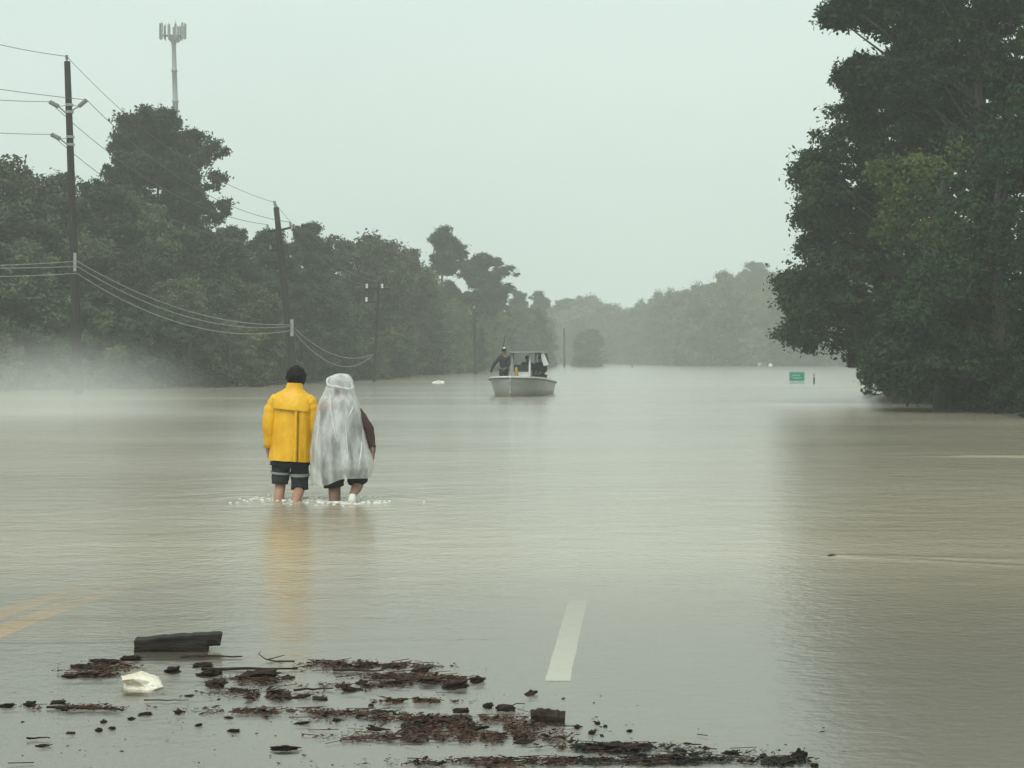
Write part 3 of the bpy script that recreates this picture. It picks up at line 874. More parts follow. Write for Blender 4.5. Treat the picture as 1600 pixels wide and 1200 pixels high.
for k, (ya, yb, yc, lab) in enumerate(((408, 507, 400, 'uppermost'), (416, 509.5, 392, 'middle'), (427, 516, 412, 'lowest'))):
    a = at(120, ya, Y1 - 0.3)
    wire('cable', a, at(456, yb, Y2 - 0.3), 0.75 + 0.12 * k, 0.020, M['cable'], f'{lab} of the three pale sagging cables from the tallest pole to the leaning pole')
    wire('cable', a, at(-420, yc, 55), 0.25, 0.019, M['cable'], f'{lab} of the three pale cables passing the tallest pole away from the wood')
wire('cable', at(457, 510, Y2 - 0.3), at(583, 553, Y3), 0.75, 0.018, M['cable'], 'upper sagging pale cable from the leaning pole to the thin pole')
wire('cable', at(457, 515, Y2 - 0.3), at(583, 555, Y3), 1.15, 0.018, M['cable'], 'lower sagging pale cable from the leaning pole to the thin pole')
wire('power_line', at(453, 347, Y2), at(597, 444, Y3), 1.0, 0.010, M['wire'], 'faint power line from the leaning pole crossarm to the white insulators')
wire('power_line', at(428.5, 316, Y2), at(592, 440, Y3), 0.8, 0.010, M['wire'], 'faint power line from the leaning pole top over the trees')

# cell tower
YT = 235.0
bt = at(276, 556, YT)
tw = empty('cell_tower', bt, 'tall grey monopole cell tower with antenna panels behind the big pine', 'cell tower')
LT = lambda px, py, dx=0, dy=0: at(px, py, YT) - bt + Vector((dx, dy, 0))
mb = MB()
ks = [(276, 570, .62), (274.6, 200, .36), (274.0, 161, .345), (274.0, 160, .42), (273.9, 157, .42), (273.9, 156, .33), (272.6, 113, .315), (272.6, 112, .39), (272.5, 109, .39), (272.5, 108, .30), (271.6, 72, .27), (271.5, 66, .36), (271.3, 59, .55)]
mb.tube([LT(a, b) for a, b, _ in ks], [c for *_, c in ks], 14)
mb.build('mast', M['tower'], tw, True)
hub = LT(271.4, 56.5)
mb = MB()
tri = [hub + Vector((1.62 * math.cos(a), 1.62 * math.sin(a), 0)) for a in (R(90), R(210), R(330))]
for i in range(3):
    mb.tube([tri[i], tri[(i + 1) % 3]], 0.07, 6)
    mb.tube([hub, tri[i]], 0.09, 6)
mb.build('platform', M['tower'], tw)
for i in range(3):
    a, b = tri[i], tri[(i + 1) % 3]
    d = (b - a).normalized()
    nrm = Vector((d.y, -d.x, 0))
    for k in range(4):
        p = a.lerp(b, (k + 0.12) / 3.25) + nrm * 0.16
        rot = Matrix(((d.x, nrm.x, 0), (d.y, nrm.y, 0), (0, 0, 1)))
        mb = MB()
        mb.box(p + nrm * 0.12 + Vector((0, 0, 0.5)), (0.27, 0.14, (1.9, 1.6, 1.75, 2.0)[k]), rot)
        ant = mb.build('antenna_panel', M['tower'], tw)
        mb = MB(); mb.tube([p + Vector((0, 0, -0.6)), p + Vector((0, 0, 1.6))], 0.045, 6); mb.build('mount_pipe', M['tower'], ant)
mb = MB(); mb.tube([hub, hub + Vector((0.25, 0, 2.1))], 0.03, 5); mb.build('whip_antenna', M['tower'], tw)

# ------------------------------------------------------------------ road sign, stake and small things on the water
YS = 108.0
bs = at(1245, 597.5, YS)
sg = empty('road_sign', bs, 'small green road sign barely above the flood', 'sign')
LS = lambda px, py, dy=0.0: at(px, py, YS + dy) - bs
mb = MB(); c = LS(1245, 588.4); mb.box(c, (24.4 / F * YS, 0.02, 15.2 / F * YS)); pn = mb.build('panel', M['sign_green'], sg)
mb = MB()
w2, h2, e = 11.6 / F * YS, 7.0 / F * YS, 0.012
for (cx, cz, sx, sz) in ((0, h2, 2 * w2, e), (0, -h2, 2 * w2, e), (w2, 0, e, 2 * h2 - e), (-w2, 0, e, 2 * h2 - e)):
    mb.box(c + Vector((cx, -0.0135, cz)), (sx, 0.003, sz))
mb.build('border', M['sign_white'], pn)
rs = random.Random(4)
for row, (z0, x0, x1) in enumerate(((0.075, -0.26, 0.16), (-0.075, -0.22, 0.28))):     # two lines too blurred to read
    x = x0
    mb = MB()
    while x < x1:
        hgt = rs.uniform(0.05, 0.085)
        wd = rs.uniform(0.025, 0.045)
        mb.box(c + Vector((x, -0.0125, z0 + rs.uniform(-0.008, 0.008))), (wd * 0.45, 0.003, hgt))
        mb.box(c + Vector((x + wd * 0.5, -0.0135, z0 + rs.choice((-0.03, 0, 0.03)))), (wd * 0.8, 0.003, 0.014))
        x += wd + 0.022
    mb.build('lettering', M['sign_white'], pn)
for dx in (-6.5, 6.5):
    mb = MB(); p = LS(1245 + dx, 588); mb.box(p + Vector((0, 0.035, -0.5)), (0.05, 0.04, 1.5)); mb.build('post', M['steel'], sg)

b = at(1272, 598, 104)
o = empty('marker_stake', b, 'thin dark stake poking from the water beside the green sign', 'stake')
mb = MB(); mb.tube([(0, 0, -0.8), (0.0, 0, 0.2), (-0.015, 0, 0.5)], [0.045, 0.045, 0.04], 8); mb.build('shaft', M['pole_wood'], o)
mb = MB(); mb.box((-0.012, -0.04, 0.38), (0.09, 0.012, 0.2)); mb.build('reflector', M['insulator'], o)

for k, (px, py, lab) in enumerate(((1187, 570, 'rounder of two small pale markers at the foot of the distant wood'), (1203.5, 571, 'squatter of two small pale markers at the foot of the distant wood'))):
    Y = 295.0
    b = at(px, py, Y); b.z = 0.0
    o = empty('marker_buoy', b, lab, 'buoy')
    z0 = at(px, py, Y).z
    mb = MB(); s = 0.40 if k == 0 else 0.34
    mb.tube([(0, 0, z0 - s * 1.2), (0, 0, z0 - s * 0.8), (0, 0, z0), (0, 0, z0 + s * 0.7), (0, 0, z0 + s)], [s * 0.3, s * 0.8, s, s * 0.75, s * 0.2], 12)
    mb.build('float', M['buoy'], o, True)
    mb = MB(); mb.tube([(0, 0, -0.4), (0, 0, z0 - s)], 0.05, 6); mb.build('stem', M['steel'], o)
b = onwater(988, 575); b.y = 255; b.x = (988 - 800) / F * 255
o = empty('marker_stake', (b.x, 255, 0), 'tiny dark stake far out on the open flood', 'stake')
mb = MB(); mb.tube([(0, 0, -0.6), (0, 0, 0.1), (0.03, 0, 0.42)], [0.1, 0.1, 0.07], 8); mb.build('shaft', M['pole_wood'], o)
mb = MB(); mb.box((0.02, -0.1, 0.3), (0.2, 0.02, 0.14)); mb.build('reflector', M['insulator'], o)

def lump(name, seed, dims, amp=0.28, freq=2.2, sub=3, flat=False, ridged=False):
    import bmesh
    bm = bmesh.new()
    bmesh.ops.create_icosphere(bm, subdivisions=sub, radius=1.0)
    o3 = Vector((seed * 3.1, seed * 1.7, seed * 0.9))
    for v in bm.verts:
        p = v.co.copy()
        nv = noise.fractal(p * freq + o3, 0.8, 2.0, 4)
        if ridged: nv = 0.5 - abs(noise.noise(p * freq + o3)) * 2.2 + 0.35 * noise.noise(p * freq * 3 + o3)
        q = p * (1 + amp * nv)
        if flat: q = Vector([math.copysign(abs(c) ** 0.75, c) for c in q])
        v.co = Vector((q.x * dims[0] / 2, q.y * dims[1] / 2, q.z * dims[2] / 2))
    me = bpy.data.meshes.new(name)
    bm.to_mesh(me); bm.free()
    return me

# floating odds and ends farther out
p = onwater(685, 599)
o = obj('foam_scrap', lump('foam_scrap', 5, (0.62, 0.3, 0.26), 0.5, 1.8), M['white_sheet'], None, p + Vector((0, 0, 0.02)))
tag(o, 'white scrap floating on the open water between the waders and boat', 'debris')
p = onwater(402, 604.5)
o = obj('driftwood', lump('driftwood', 9, (0.5, 0.25, 0.22), 0.5, 1.8), M['wet_bark'], None, p + Vector((0, 0, 0.04)))
tag(o, 'dark lump of driftwood at the foot of the wooded bank', 'driftwood')
p = onwater(1300, 869)
o = obj('driftwood', lump('driftwood', 12, (0.068, 0.05, 0.03), 0.4, 1.8), M['wet_wood'], None, p)
tag(o, 'small dark driftwood scrap drawing a ripple in front of the near trees', 'driftwood')
# ------------------------------------------------------------------ people
def skin_mesh(name, pts, edges, root, subdiv=2):
    """pts: name -> (x, y, z, rx[, ry]); grows one continuous surface round the joints"""
    keys = list(pts)
    me = bpy.data.meshes.new(name + '_graph')
    me.from_pydata([pts[k][:3] for k in keys], [(keys.index(a), keys.index(b)) for a, b in edges], [])
    o = bpy.data.objects.new(name, me)
    col.objects.link(o)
    sk = o.modifiers.new('skin', 'SKIN')
    sk.use_smooth_shade = True
    for k, sv in zip(keys, me.skin_vertices[0].data):
        r = pts[k][3:]
        sv.radius = (r[0], r[-1])
        sv.use_root = (k == root)
    ss = o.modifiers.new('sub', 'SUBSURF')
    ss.levels = ss.render_levels = subdiv
    dg = bpy.context.evaluated_depsgraph_get()
    m2 = bpy.data.meshes.new_from_object(o.evaluated_get(dg))
    m2.name = name
    bpy.data.objects.remove(o)
    bpy.data.meshes.remove(me)
    m2.polygons.foreach_set('use_smooth', [True] * len(m2.polygons))
    return m2

BASE = dict(pelvis=(0, 0, .93, .15, .11), waist=(0, 0, 1.08, .14, .10), chest=(0, .01, 1.28, .16, .115), upper=(0, 0, 1.40, .13, .09), neck=(0, .01, 1.48, .058),
            jaw=(0, .035, 1.55, .072, .082), head=(0, .03, 1.62, .082, .098), crown=(0, .02, 1.69, .052, .062), nose=(0, .125, 1.595, .014),
            earL=(-.088, .02, 1.60, .016), earR=(.088, .02, 1.60, .016),
            shL=(-.19, 0, 1.40, .062), elL=(-.25, -.03, 1.13, .047), wrL=(-.26, .04, .90, .031), shR=(.19, 0, 1.40, .062), elR=(.25, -.03, 1.13, .047), wrR=(.26, .04, .90, .031),
            hipL=(-.095, 0, .86, .092), knL=(-.10, .02, .48, .060), caL=(-.10, -.025, .33, .058), anL=(-.105, -.02, .09, .036), toL=(-.115, .14, .035, .034),
            hipR=(.095, 0, .86, .092), knR=(.10, .02, .48, .060), caR=(.10, -.025, .33, .058), anR=(.105, -.02, .09, .036), toR=(.115, .14, .035, .034))
BODY_E = [('pelvis', 'waist'), ('waist', 'chest'), ('chest', 'upper'), ('upper', 'neck'), ('neck', 'jaw'), ('jaw', 'head'), ('head', 'crown'), ('jaw', 'nose'), ('head', 'earL'), ('head', 'earR')]
for s in 'LR':
    BODY_E += [('upper', 'sh' + s), ('sh' + s, 'el' + s), ('el' + s, 'wr' + s), ('pelvis', 'hip' + s), ('hip' + s, 'kn' + s), ('kn' + s, 'ca' + s), ('ca' + s, 'an' + s), ('an' + s, 'to' + s)]

def joints(**kw):
    j = dict(BASE)
    for k, v in kw.items():
        j[k] = tuple(v) + (tuple(j[k][3:]) if len(v) == 3 else ())
    return j

def add_hands(j, edges):
    for s, sg in (('L', -1), ('R', 1)):
        w, e = Vector(j['wr' + s][:3]), Vector(j['el' + s][:3])
        d = (w - e).normalized()
        side = d.cross(Vector((sg, 0, 0)))
        side = side.normalized() if side.length > 0.1 else Vector((0, 1, 0))
        curl = Vector((-sg, 0, 0)) * 0.35
        palm = w + d * 0.06
        j['pa' + s] = (*palm, .034, .022)
        edges.append(('wr' + s, 'pa' + s))
        for q, (o_, l_) in enumerate(((-.030, .058), (-.010, .072), (.010, .078), (.030, .070))):
            k1 = palm + d * 0.035 + side * o_
            k2 = k1 + (d + curl * 0.6).normalized() * l_ * 0.55
            k3 = k2 + (d + curl * 1.8).normalized() * l_ * 0.45
            for nm, p, r in (('f%d%sa' % (q, s), k1, .0095), ('f%d%sb' % (q, s), k2, .0088), ('f%d%sc' % (q, s), k3, .0075)):
                j[nm] = (*p, r)
            edges += [('pa' + s, 'f%d%sa' % (q, s)), ('f%d%sa' % (q, s), 'f%d%sb' % (q, s)), ('f%d%sb' % (q, s), 'f%d%sc' % (q, s))]
        t1 = w + d * 0.03 + side * 0.042
        t2 = t1 + (d + side * 0.7).normalized() * 0.045
        j['t%sa' % s] = (*t1, .012); j['t%sb' % s] = (*t2, .009)
        edges += [('wr' + s, 't%sa' % s), ('t%sa' % s, 't%sb' % s)]
    return j, edges

def body(root, j, mat):
    j2, e2 = add_hands(dict(j), list(BODY_E))
    b = obj('body', skin_mesh('body', j2, e2, 'pelvis', 2), mat, root)
    h = Vector(j['head'][:3])
    for sg in (-1, 1):
        ey = obj('eye', lump('eye', 3, (.026, .018, .020), 0.05, 2, 2), M['eye'], b, h + Vector((sg * .033, .088, 0.0)))
    return b

def cloth_ring(cx, cy, z, rx, ry, n=48, fold=0.0, k=7, ph=0.0, zf=None):
    pts = []
    for i in range(n):
        a = 2 * math.pi * i / n
        f = 1 + fold * (math.sin(k * a + ph) + 0.6 * math.sin((k * 2 + 1) * a + 2.3 * ph + 1))
        pts.append(Vector((cx + rx * f * math.cos(a), cy + ry * f * math.sin(a), z + (zf(a) if zf else 0))))
    return pts

def limb_cloth(mb, pts, rad, n=16, wr=0.012, seed=1):
    r2 = [r * (1 + wr * 6 * math.sin(i * 2.1 + seed)) for i, r in enumerate(rad)]
    mb.tube(pts, r2, n)

def dense(pts, rad, k=3):
    P, Q = [], []
    for i in range(len(pts) - 1):
        for t in range(k):
            P.append(Vector(pts[i]).lerp(Vector(pts[i + 1]), t / k)); Q.append(rad[i] + (rad[i + 1] - rad[i]) * t / k)
    return P + [Vector(pts[-1])], Q + [rad[-1]]

# --- the wader in the yellow raincoat
ZA = float(bed(WALK_A[1]))
pa = empty('person', (WALK_A[0], WALK_A[1], ZA), 'person in a yellow raincoat and dark shorts wading away beside the white poncho', 'person')
pa.scale = (.985, .985, .985)
pa.rotation_euler = (R(-1.5), R(2.0), R(-6))
jA = joints(pelvis=(.01, 0, .93), head=(.02, .05, 1.61), jaw=(.02, .055, 1.54), crown=(.02, .035, 1.68), nose=(.02, .15, 1.58), earL=(-.07, .04, 1.59), earR=(.11, .04, 1.59),
            shL=(-.175, 0, 1.345, .055), shR=(.175, 0, 1.345, .055), upper=(0, 0, 1.36, .12, .085), elL=(-.238, -.02, 1.10), wrL=(-.245, .03, .875), elR=(.238, .0, 1.10), wrR=(.228, .08, .89),
            knL=(-.10, .02, .47), caL=(-.10, -.03, .33), anL=(-.105, -.04, .09), toL=(-.115, .12, .035), knR=(.105, .05, .455), caR=(.112, -.09, .385), anR=(.118, -.30, .27), toR=(.118, -.35, .15))
body(pa, jA, M['skin'])
mb = MB()
RC = [(.725, .01, .226, .165, .03), (.80, .01, .224, .162, .028), (.90, .01, .220, .157, .024), (1.0, .01, .216, .152, .02), (1.1, .008, .214, .148, .016), (1.2, .006, .214, .145, .012), (1.28, .004, .216, .138, .006),
      (1.33, .0, .216, .130, .0), (1.375, .0, .208, .122, .0), (1.415, .0, .186, .110, 0), (1.445, .004, .150, .098, 0), (1.47, .008, .115, .090, 0), (1.49, .012, .090, .084, 0), (1.545, .016, .080, .080, 0)]
mb.rings([cloth_ring(cx, .0, z, rx, ry, 64, fo, 6, 0.7 + z * 0.6) for (z, cx, rx, ry, fo) in RC], cap=False)
for s, sg in (('L', -1), ('R', 1)):
    P, Q = dense([(sg * .12, 0, 1.40), (sg * .180, 0, 1.355), (sg * .222, 0, 1.27), jA['el' + s][:3], Vector(jA['wr' + s][:3]) + Vector((0, 0, -.01))], [.055, .072, .070, .066, .058], 5)
    limb_cloth(mb, P, Q, 18, .012, sg)
def rumple(mb, amp, f):
    for i, p in enumerate(mb.v):
        q = Vector(p)
        d = Vector((q.x, q.y, 0))
        if d.length < 1e-4 or q.z > 1.46: continue
        a = amp * (noise.noise(Vector((q.x * f, q.y * f, q.z * f * .45))) + .6 * noise.noise(Vector((q.x * f * 2.3, q.y * f * 2.3, q.z * f * 1.6 + 4))))
        mb.v[i] = tuple(q + d.normalized() * a + Vector((0, 0, .5 * a if q.z < .76 else 0)))
rumple(mb, .016, 8)
coat = mb.build('raincoat', M['yellow'], pa, True)
mb = MB()           # storm flap across the shoulders, loose lower edge
fl = []
for (z, g_) in ((1.452, .0), (1.43, .006), (1.39, .010), (1.33, .016), (1.275, .024), (1.262, .022)):
    rx = np.interp(z, [r[0] for r in RC], [r[2] for r in RC]); ry = np.interp(z, [r[0] for r in RC], [r[3] for r in RC])
    fl.append([Vector((.003 + (rx + g_ * (.3 + .7 * abs(math.sin(a)))) * math.cos(a), (ry + g_) * math.sin(a), z - 0.016 * math.cos(a) * (1 if z < 1.4 else 0))) for a in [R(213 + 114 * i / 30) for i in range(31)]])
mb.rings(fl, cap=False, closed=False)
mb.build('storm_flap', M['yellow'], coat, True)
mb = MB()           # pleat running down the back
mb.rings([[Vector((.058, -.150, 1.25)), Vector((.066, -.166, 1.25)), Vector((.10, -.150, 1.25))], [Vector((.062, -.162, 1.0)), Vector((.068, -.180, 1.0)), Vector((.11, -.155, 1.0))], [Vector((.066, -.172, .728)), Vector((.072, -.195, .728)), Vector((.12, -.160, .728))]], cap=False)
mb.build('back_pleat', M['yellow'], coat, True)
mb = MB()
mb.rings([cloth_ring(.0, 0, .688, .222, .150, 40, .02, 5, 1, lambda a: 0.010 * math.cos(a)), cloth_ring(.0, 0, .76, .195, .14, 40, .02, 5, 1), cloth_ring(0, 0, .95, .18, .12, 40)], cap=False)
mb.build('shirt', M['black_cloth'], pa, True)
mb = MB()
mb.rings([cloth_ring(0.0, 0, 1.0, .16, .12), cloth_ring(0.0, 0, .85, .175, .13, 48, .01), cloth_ring(0.0, .02, .70, .185, .13, 48, .02, 5, 2), cloth_ring(0, .03, .66, .16, .11)], cap=False)
P, Q = dense([(-.095, 0, .80), (-.10, .01, .6), (-.103, .012, .485)], [.10, .094, .088], 4)
limb_cloth(mb, P, Q, 20, .008, 2)
P, Q = dense([(.095, 0, .80), (.10, .02, .62), (.105, .03, .435)], [.10, .096, .088], 4)
limb_cloth(mb, P, Q, 20, .008, 4)
sh = mb.build('shorts', M['shorts'], pa, True)
mb = MB()
mb.tube([(-.10, .008, .615), (-.101, .01, .592)], [.106, .106], 20, cap=False)
mb.tube([(.10, .02, .606), (.101, .023, .574)], [.107, .107], 20, cap=False)
mb.build('grey_stripe', M['grey_band'], sh, True)
hr = lump('hair', 21, (.205, .235, .235), .10, 3.2, 4)
obj('hair', hr, M['hair'], pa, Vector((.02, .028, 1.612)))

# --- the wader in the clear poncho
ZB = float(bed(WALK_B[1]))
SB = WALK_B[1] / F
pb = empty('person', (WALK_B[0], WALK_B[1], ZB), 'stocky person under a clear white plastic poncho wading away, one arm bare of plastic', 'person')
pb.scale = (.97, .97, .97)
pb.rotation_euler = (R(-1.0), R(-1.2), 0)
LB = lambda px, py: ((px - 537) * SB / .97, (1.47 + (558 - py) * SB - ZB) / .97)
jB = joints(pelvis=(0, 0, .90, .19, .15), waist=(0, 0, 1.03, .19, .16), chest=(0, 0, 1.2, .19, .14), upper=(0, 0, 1.32, .14, .10), neck=(0, .02, 1.41, .065), jaw=(0, .05, 1.47, .074, .084), head=(0, .05, 1.535, .084, .1), crown=(0, .04, 1.60, .054, .064),
            nose=(0, .145, 1.51, .014), earL=(-.09, .04, 1.52, .016), earR=(.09, .04, 1.52, .016),
            shL=(-.20, 0, 1.31, .068), elL=(-.25, .03, 1.05, .052), wrL=(-.20, .16, .92, .033), shR=(.150, 0, 1.25, .044), elR=(.292, -.03, 1.07, .048), wrR=(.318, .0, .905, .032),
            hipL=(-.10, 0, .82, .115), knL=(-.09, .03, .47, .070), caL=(-.085, -.02, .32, .068), anL=(-.08, -.02, .09, .04), toL=(-.085, .14, .035, .036),
            hipR=(.11, 0, .82, .115), knR=(.155, .12, .50, .072), caR=(.145, .0, .455, .064), anR=(.118, -.19, .405, .038), toR=(.108, -.235, .285, .034))
body(pb, jB, M['skin_dark'])
mb = MB()
mb.rings([cloth_ring(0, 0, z, rx, ry, 40, fo, 5, z * 3) for (z, rx, ry, fo) in ((.72, .225, .175, .02), (.85, .225, .18, .02), (1.0, .215, .175, .01), (1.15, .21, .16, .01), (1.27, .195, .13, 0), (1.34, .15, .105, 0), (1.40, .085, .075, 0))], cap=False)
mb.build('shirt', M['grey_cloth'], pb, True)
mb = MB()
for s, sg in (('L', -1), ('R', 1)):
    P, Q = dense([(sg * .14, 0, 1.28), (sg * .185, 0, 1.23), jB['el' + s][:3], Vector(jB['wr' + s][:3]) + Vector((0, 0, -.03))], [.055, .058, .052, .038], 5)
    limb_cloth(mb, P, Q, 16, .008, sg)
mb.build('sleeve', M['maroon'], pb, True)
mb = MB()
mb.rings([cloth_ring(0, 0, .95, .20, .16), cloth_ring(0, 0, .8, .215, .165, 48, .01), cloth_ring(0, .01, .64, .20, .14, 48, .02), cloth_ring(0.02, .02, .60, .16, .11)], cap=False)
P, Q = dense([(-.105, 0, .76), (-.105, .01, .58), (-.095, .02, .475)], [.125, .118, .108], 4)
limb_cloth(mb, P, Q, 20, .008, 2)
P, Q = dense([(.115, 0, .76), (.14, .06, .62), (.152, .10, .515)], [.125, .118, .104], 4)
limb_cloth(mb, P, Q, 20, .008, 5)
mb.build('shorts', M['black_cloth'], pb, True)
obj('hair', lump('hair', 33, (.20, .225, .20), .08, 3.2, 3), M['hair'], pb, Vector((0, .035, 1.55)))
mb = MB(); P, Q = dense([(.118, -.190, .395), (.112, -.222, .33), (.106, -.215, .265)], [.034, .044, .034], 3); mb.tube(P, Q, 14)
mb.build('shoe', M['white_shoe'], pb, True)
mb = MB(); P, Q = dense([(-.08, -.06, .06), (-.083, .06, .045), (-.087, .18, .035)], [.046, .05, .036], 3); mb.tube(P, Q, 14)
mb.build('shoe', M['white_shoe'], pb, True)
PR = [(583.5, 533, 543), (585, 526, 549), (589, 520, 553), (595, 516, 556), (602, 514, 557), (609, 511, 558), (617, 507, 560), (626, 502, 563), (645, 496, 570), (665, 492, 573), (685, 489, 575), (705, 487, 580), (720, 486, 586), (733, 486, 586), (749, 488, 579)]
rows = []
NS = 96
for i, (py, xl, xr) in enumerate(PR):
    x0, z = LB(xl, py); x1, _ = LB(xr, py)
    cx, rx = (x0 + x1) / 2, (x1 - x0) / 2
    t = max(0.0, (py - 600) / 147)
    ry = max(min(rx, .05), rx * (.92 if py < 612 else .74)) + (0.035 if py > 625 else 0)
    row = []
    for k in range(NS):
        a = 2 * math.pi * k / NS
        f = t * (.055 * math.sin(5 * a + .9 + t) + .035 * math.sin(9 * a + 2.0 - 2 * t) + .02 * math.sin(17 * a + 5 * t))
        nz_ = (.25 + t) ** .5 * (0.045 * noise.noise(Vector((math.cos(a) * 3, math.sin(a) * 3, z * 5))) + 0.035 * noise.noise(Vector((math.cos(a) * 7, math.sin(a) * 7, z * 9))))
        side = abs(math.cos(a)) ** 2
        q = 1 + f * (1 - .7 * side) + nz_
        dz = 0.0
        if i >= len(PR) - 3:
            w = (i - len(PR) + 4) / 3
            dz = w * (-.10 * math.exp(-((a - math.pi) / .35) ** 2) + .028 * math.sin(4 * a + 1) - .03 * math.exp(-((a - 4.4) / .6) ** 2) + .04 * math.exp(-((a - 5.6) / .4) ** 2))
        row.append(Vector((cx + rx * q * math.cos(a), .02 - .02 * t + ry * q * math.sin(a), z + dz)))
    rows.append(row)
fine = []
for i in range(len(rows) - 1):
    for t in (0, .25, .5, .75):
        fine.append([a.lerp(b, t) for a, b in zip(rows[i], rows[i + 1])])
fine.append(rows[-1])
mb = MB()
mb.rings(fine[::-1], cap=False)
n0 = len(mb.v) - NS
mb.f.append(tuple(n0 + k for k in range(NS)))
pon = mb.build('poncho', M['poncho'], pb, True)
mb = MB()        # rolled brim of the hood
ring = []
for k in range(41):
    a = 2 * math.pi * k / 40
    x, z = LB(536 + 19.5 * math.cos(a) + 1.5 * math.sin(2 * a), 598.5 + 8 * math.sin(a) + 4.5 * math.cos(a) + 1.5 * math.sin(3 * a))
    ring.append((x, -.085 - .045 * math.sin(a) * 1.0 - .02 * abs(math.cos(a)) + .06 * abs(math.cos(a)), z))
mb.tube(ring, [0.012 + 0.004 * math.sin(k * 1.3) for k in range(41)], 8)
mb.build('hood_brim', M['poncho'], pon, True)
mb = MB()        # long folds gathered in the film
for (pts_, r_) in (([(521, 612), (523, 640), (528, 668), (533, 690)], .011), ([(560, 618), (556, 640), (549, 655)], .008), ([(505, 640), (501, 680), (497, 725)], .010), ([(570, 690), (568, 715), (563, 738)], .010), ([(545, 660), (549, 700), (546, 735)], .008)):
    P3 = []
    for (x_, y_) in pts_:
        X, Z = LB(x_, y_)
        i = int(np.argmin([abs(r[0].z - Z) for r in fine]))
        best = min((v for v in fine[i] if v.y < 0.02), key=lambda v: abs(v.x - X))
        P3.append(Vector((X, best.y - .006, Z)))
    P, Q = dense(P3, [r_ * .5] + [r_] * (len(P3) - 2) + [r_ * .3], 4)
    mb.tube(P, Q, 8)
mb.build('film_fold', M['poncho'], pon, True)

# --- splashes where the legs push through the water
fm = []
for (cx, cy, n_, sp) in ((WALK_A[0] - .1, WALK_A[1], 60, .26), (WALK_A[0] + .1, WALK_A[1] + .2, 80, .22), (WALK_B[0] - .08, WALK_B[1], 60, .22), (WALK_B[0] + .12, WALK_B[1] - .2, 90, .24), ((WALK_A[0] + WALK_B[0]) / 2, WALK_A[1], 50, .5)):
    for _ in range(n_):
        a = rnd.uniform(0, 6.28); d = min(.55, abs(rnd.gauss(0, sp * .8))) + .05
        fm.append((cx + d * math.cos(a) * 1.2, cy + d * math.sin(a) * 1.1, rnd.uniform(.003, .011) * (1.4 - min(1, d))))
mb = MB()
for (x, y, r) in fm:
    if rnd.random() < .3: continue
    n = 7
    zz = float(water_z(np.array([x]), np.array([y]))[0]) if False else 0.006
    k = rnd.uniform(.35, .8)
    h_ = zz + r * rnd.uniform(.1, .9)
    base = [Vector((x + r * 3.4 * math.cos(6.283 * i / n) * rnd.uniform(.6, 1.3), y + r * 1.6 * k * math.sin(6.283 * i / n), zz - .012)) for i in range(n)]
    topr = [Vector((x + r * 1.0 * math.cos(6.283 * i / n) * rnd.uniform(.5, 1.2), y + r * .8 * k * math.sin(6.283 * i / n), h_)) for i in range(n)]
    mb.rings([base, topr])
o = mb.build('splash_foam', M['foam'], None, True)
tag(o, 'splashes of foam round the legs of the two waders', 'foam', kind='stuff')

# ------------------------------------------------------------------ the boat and its crew
boat = empty('motor_boat', BOAT_C, 'open grey-white motor boat with a canopy on posts coming up the flooded road', 'boat', None, math.pi - BOAT_A)
ST = [(-2.85, .98, .50, .86, -.08, -.25), (-1.5, 1.06, .54, .92, -.08, -.28), (0, 1.10, .60, .93, -.08, -.28), (1.0, 1.08, .65, .87, -.07, -.27), (1.8, .97, .69, .70, -.06, -.24), (2.35, .78, .715, .46, -.05, -.18), (2.7, .52, .73, .20, -.04, -.10), (2.86, .30, .735, .05, -.03, -.05), (2.98, .010, .74, .006, .02, .0)]
def hull_at(y):
    return [float(np.interp(y, [s[0] for s in ST], [s[k] for s in ST])) for k in range(1, 6)]
ysb = [-2.85 + 5.83 * i / 26 for i in range(27)]
mb = MB()
mb.rings([[Vector((sg * x, y, z)) for (sg, x, z) in (lambda g, sz, c, cz, kz: [(1, g, sz), (1, (g * .45 + c * .55), sz * .5 + cz * .5), (1, c, cz), (1, 0, kz), (-1, c, cz), (-1, (g * .45 + c * .55), sz * .5 + cz * .5), (-1, g, sz)])(*hull_at(y))] for y in ysb], cap=False, closed=False)
def inner(y, z):
    g, sz, c, cz, kz = hull_at(y)
    return max(.004, c + (g - c) * (z - cz) / (sz - cz) - .07)
g, sz, c, cz, kz = hull_at(-2.85)
mb.add([(g, -2.85, sz), (c, -2.85, cz), (0, -2.85, kz), (-c, -2.85, cz), (-g, -2.85, sz)], [(0, 1, 2, 3, 4)])
hull = mb.build('hull', M['hull'], boat, True)
mb = MB()
mb.rings([[Vector((inner(y, hull_at(y)[1]), y, hull_at(y)[1] - .01)), Vector((inner(y, .12), y, .12)), Vector((-inner(y, .12), y, .12)), Vector((-inner(y, hull_at(y)[1]), y, hull_at(y)[1] - .01))] for y in ysb if y < 2.3], cap=False, closed=False)
mb.build('deck_liner', M['boat_white'], boat)
for sg in (1, -1):
    mb = MB()
    mb.rings([[Vector((sg * x, y, z)) for (x, z) in (lambda g, sz, *_: [(g + .015, sz - .02), (g + .02, sz + .03), (max(.0, g - .13), sz + .035), (max(0., g - .12), sz - .02)])(*hull_at(y))] for y in ysb], cap=True)
    mb.build('gunwale', M['boat_white'], boat)
    mb = MB()
    mb.tube([(sg * (hull_at(y)[0] + .012), y, hull_at(y)[1] - .05) for y in ysb], .032, 6)
    mb.build('rub_rail', M['rub_rail'], boat, True)
mb = MB()
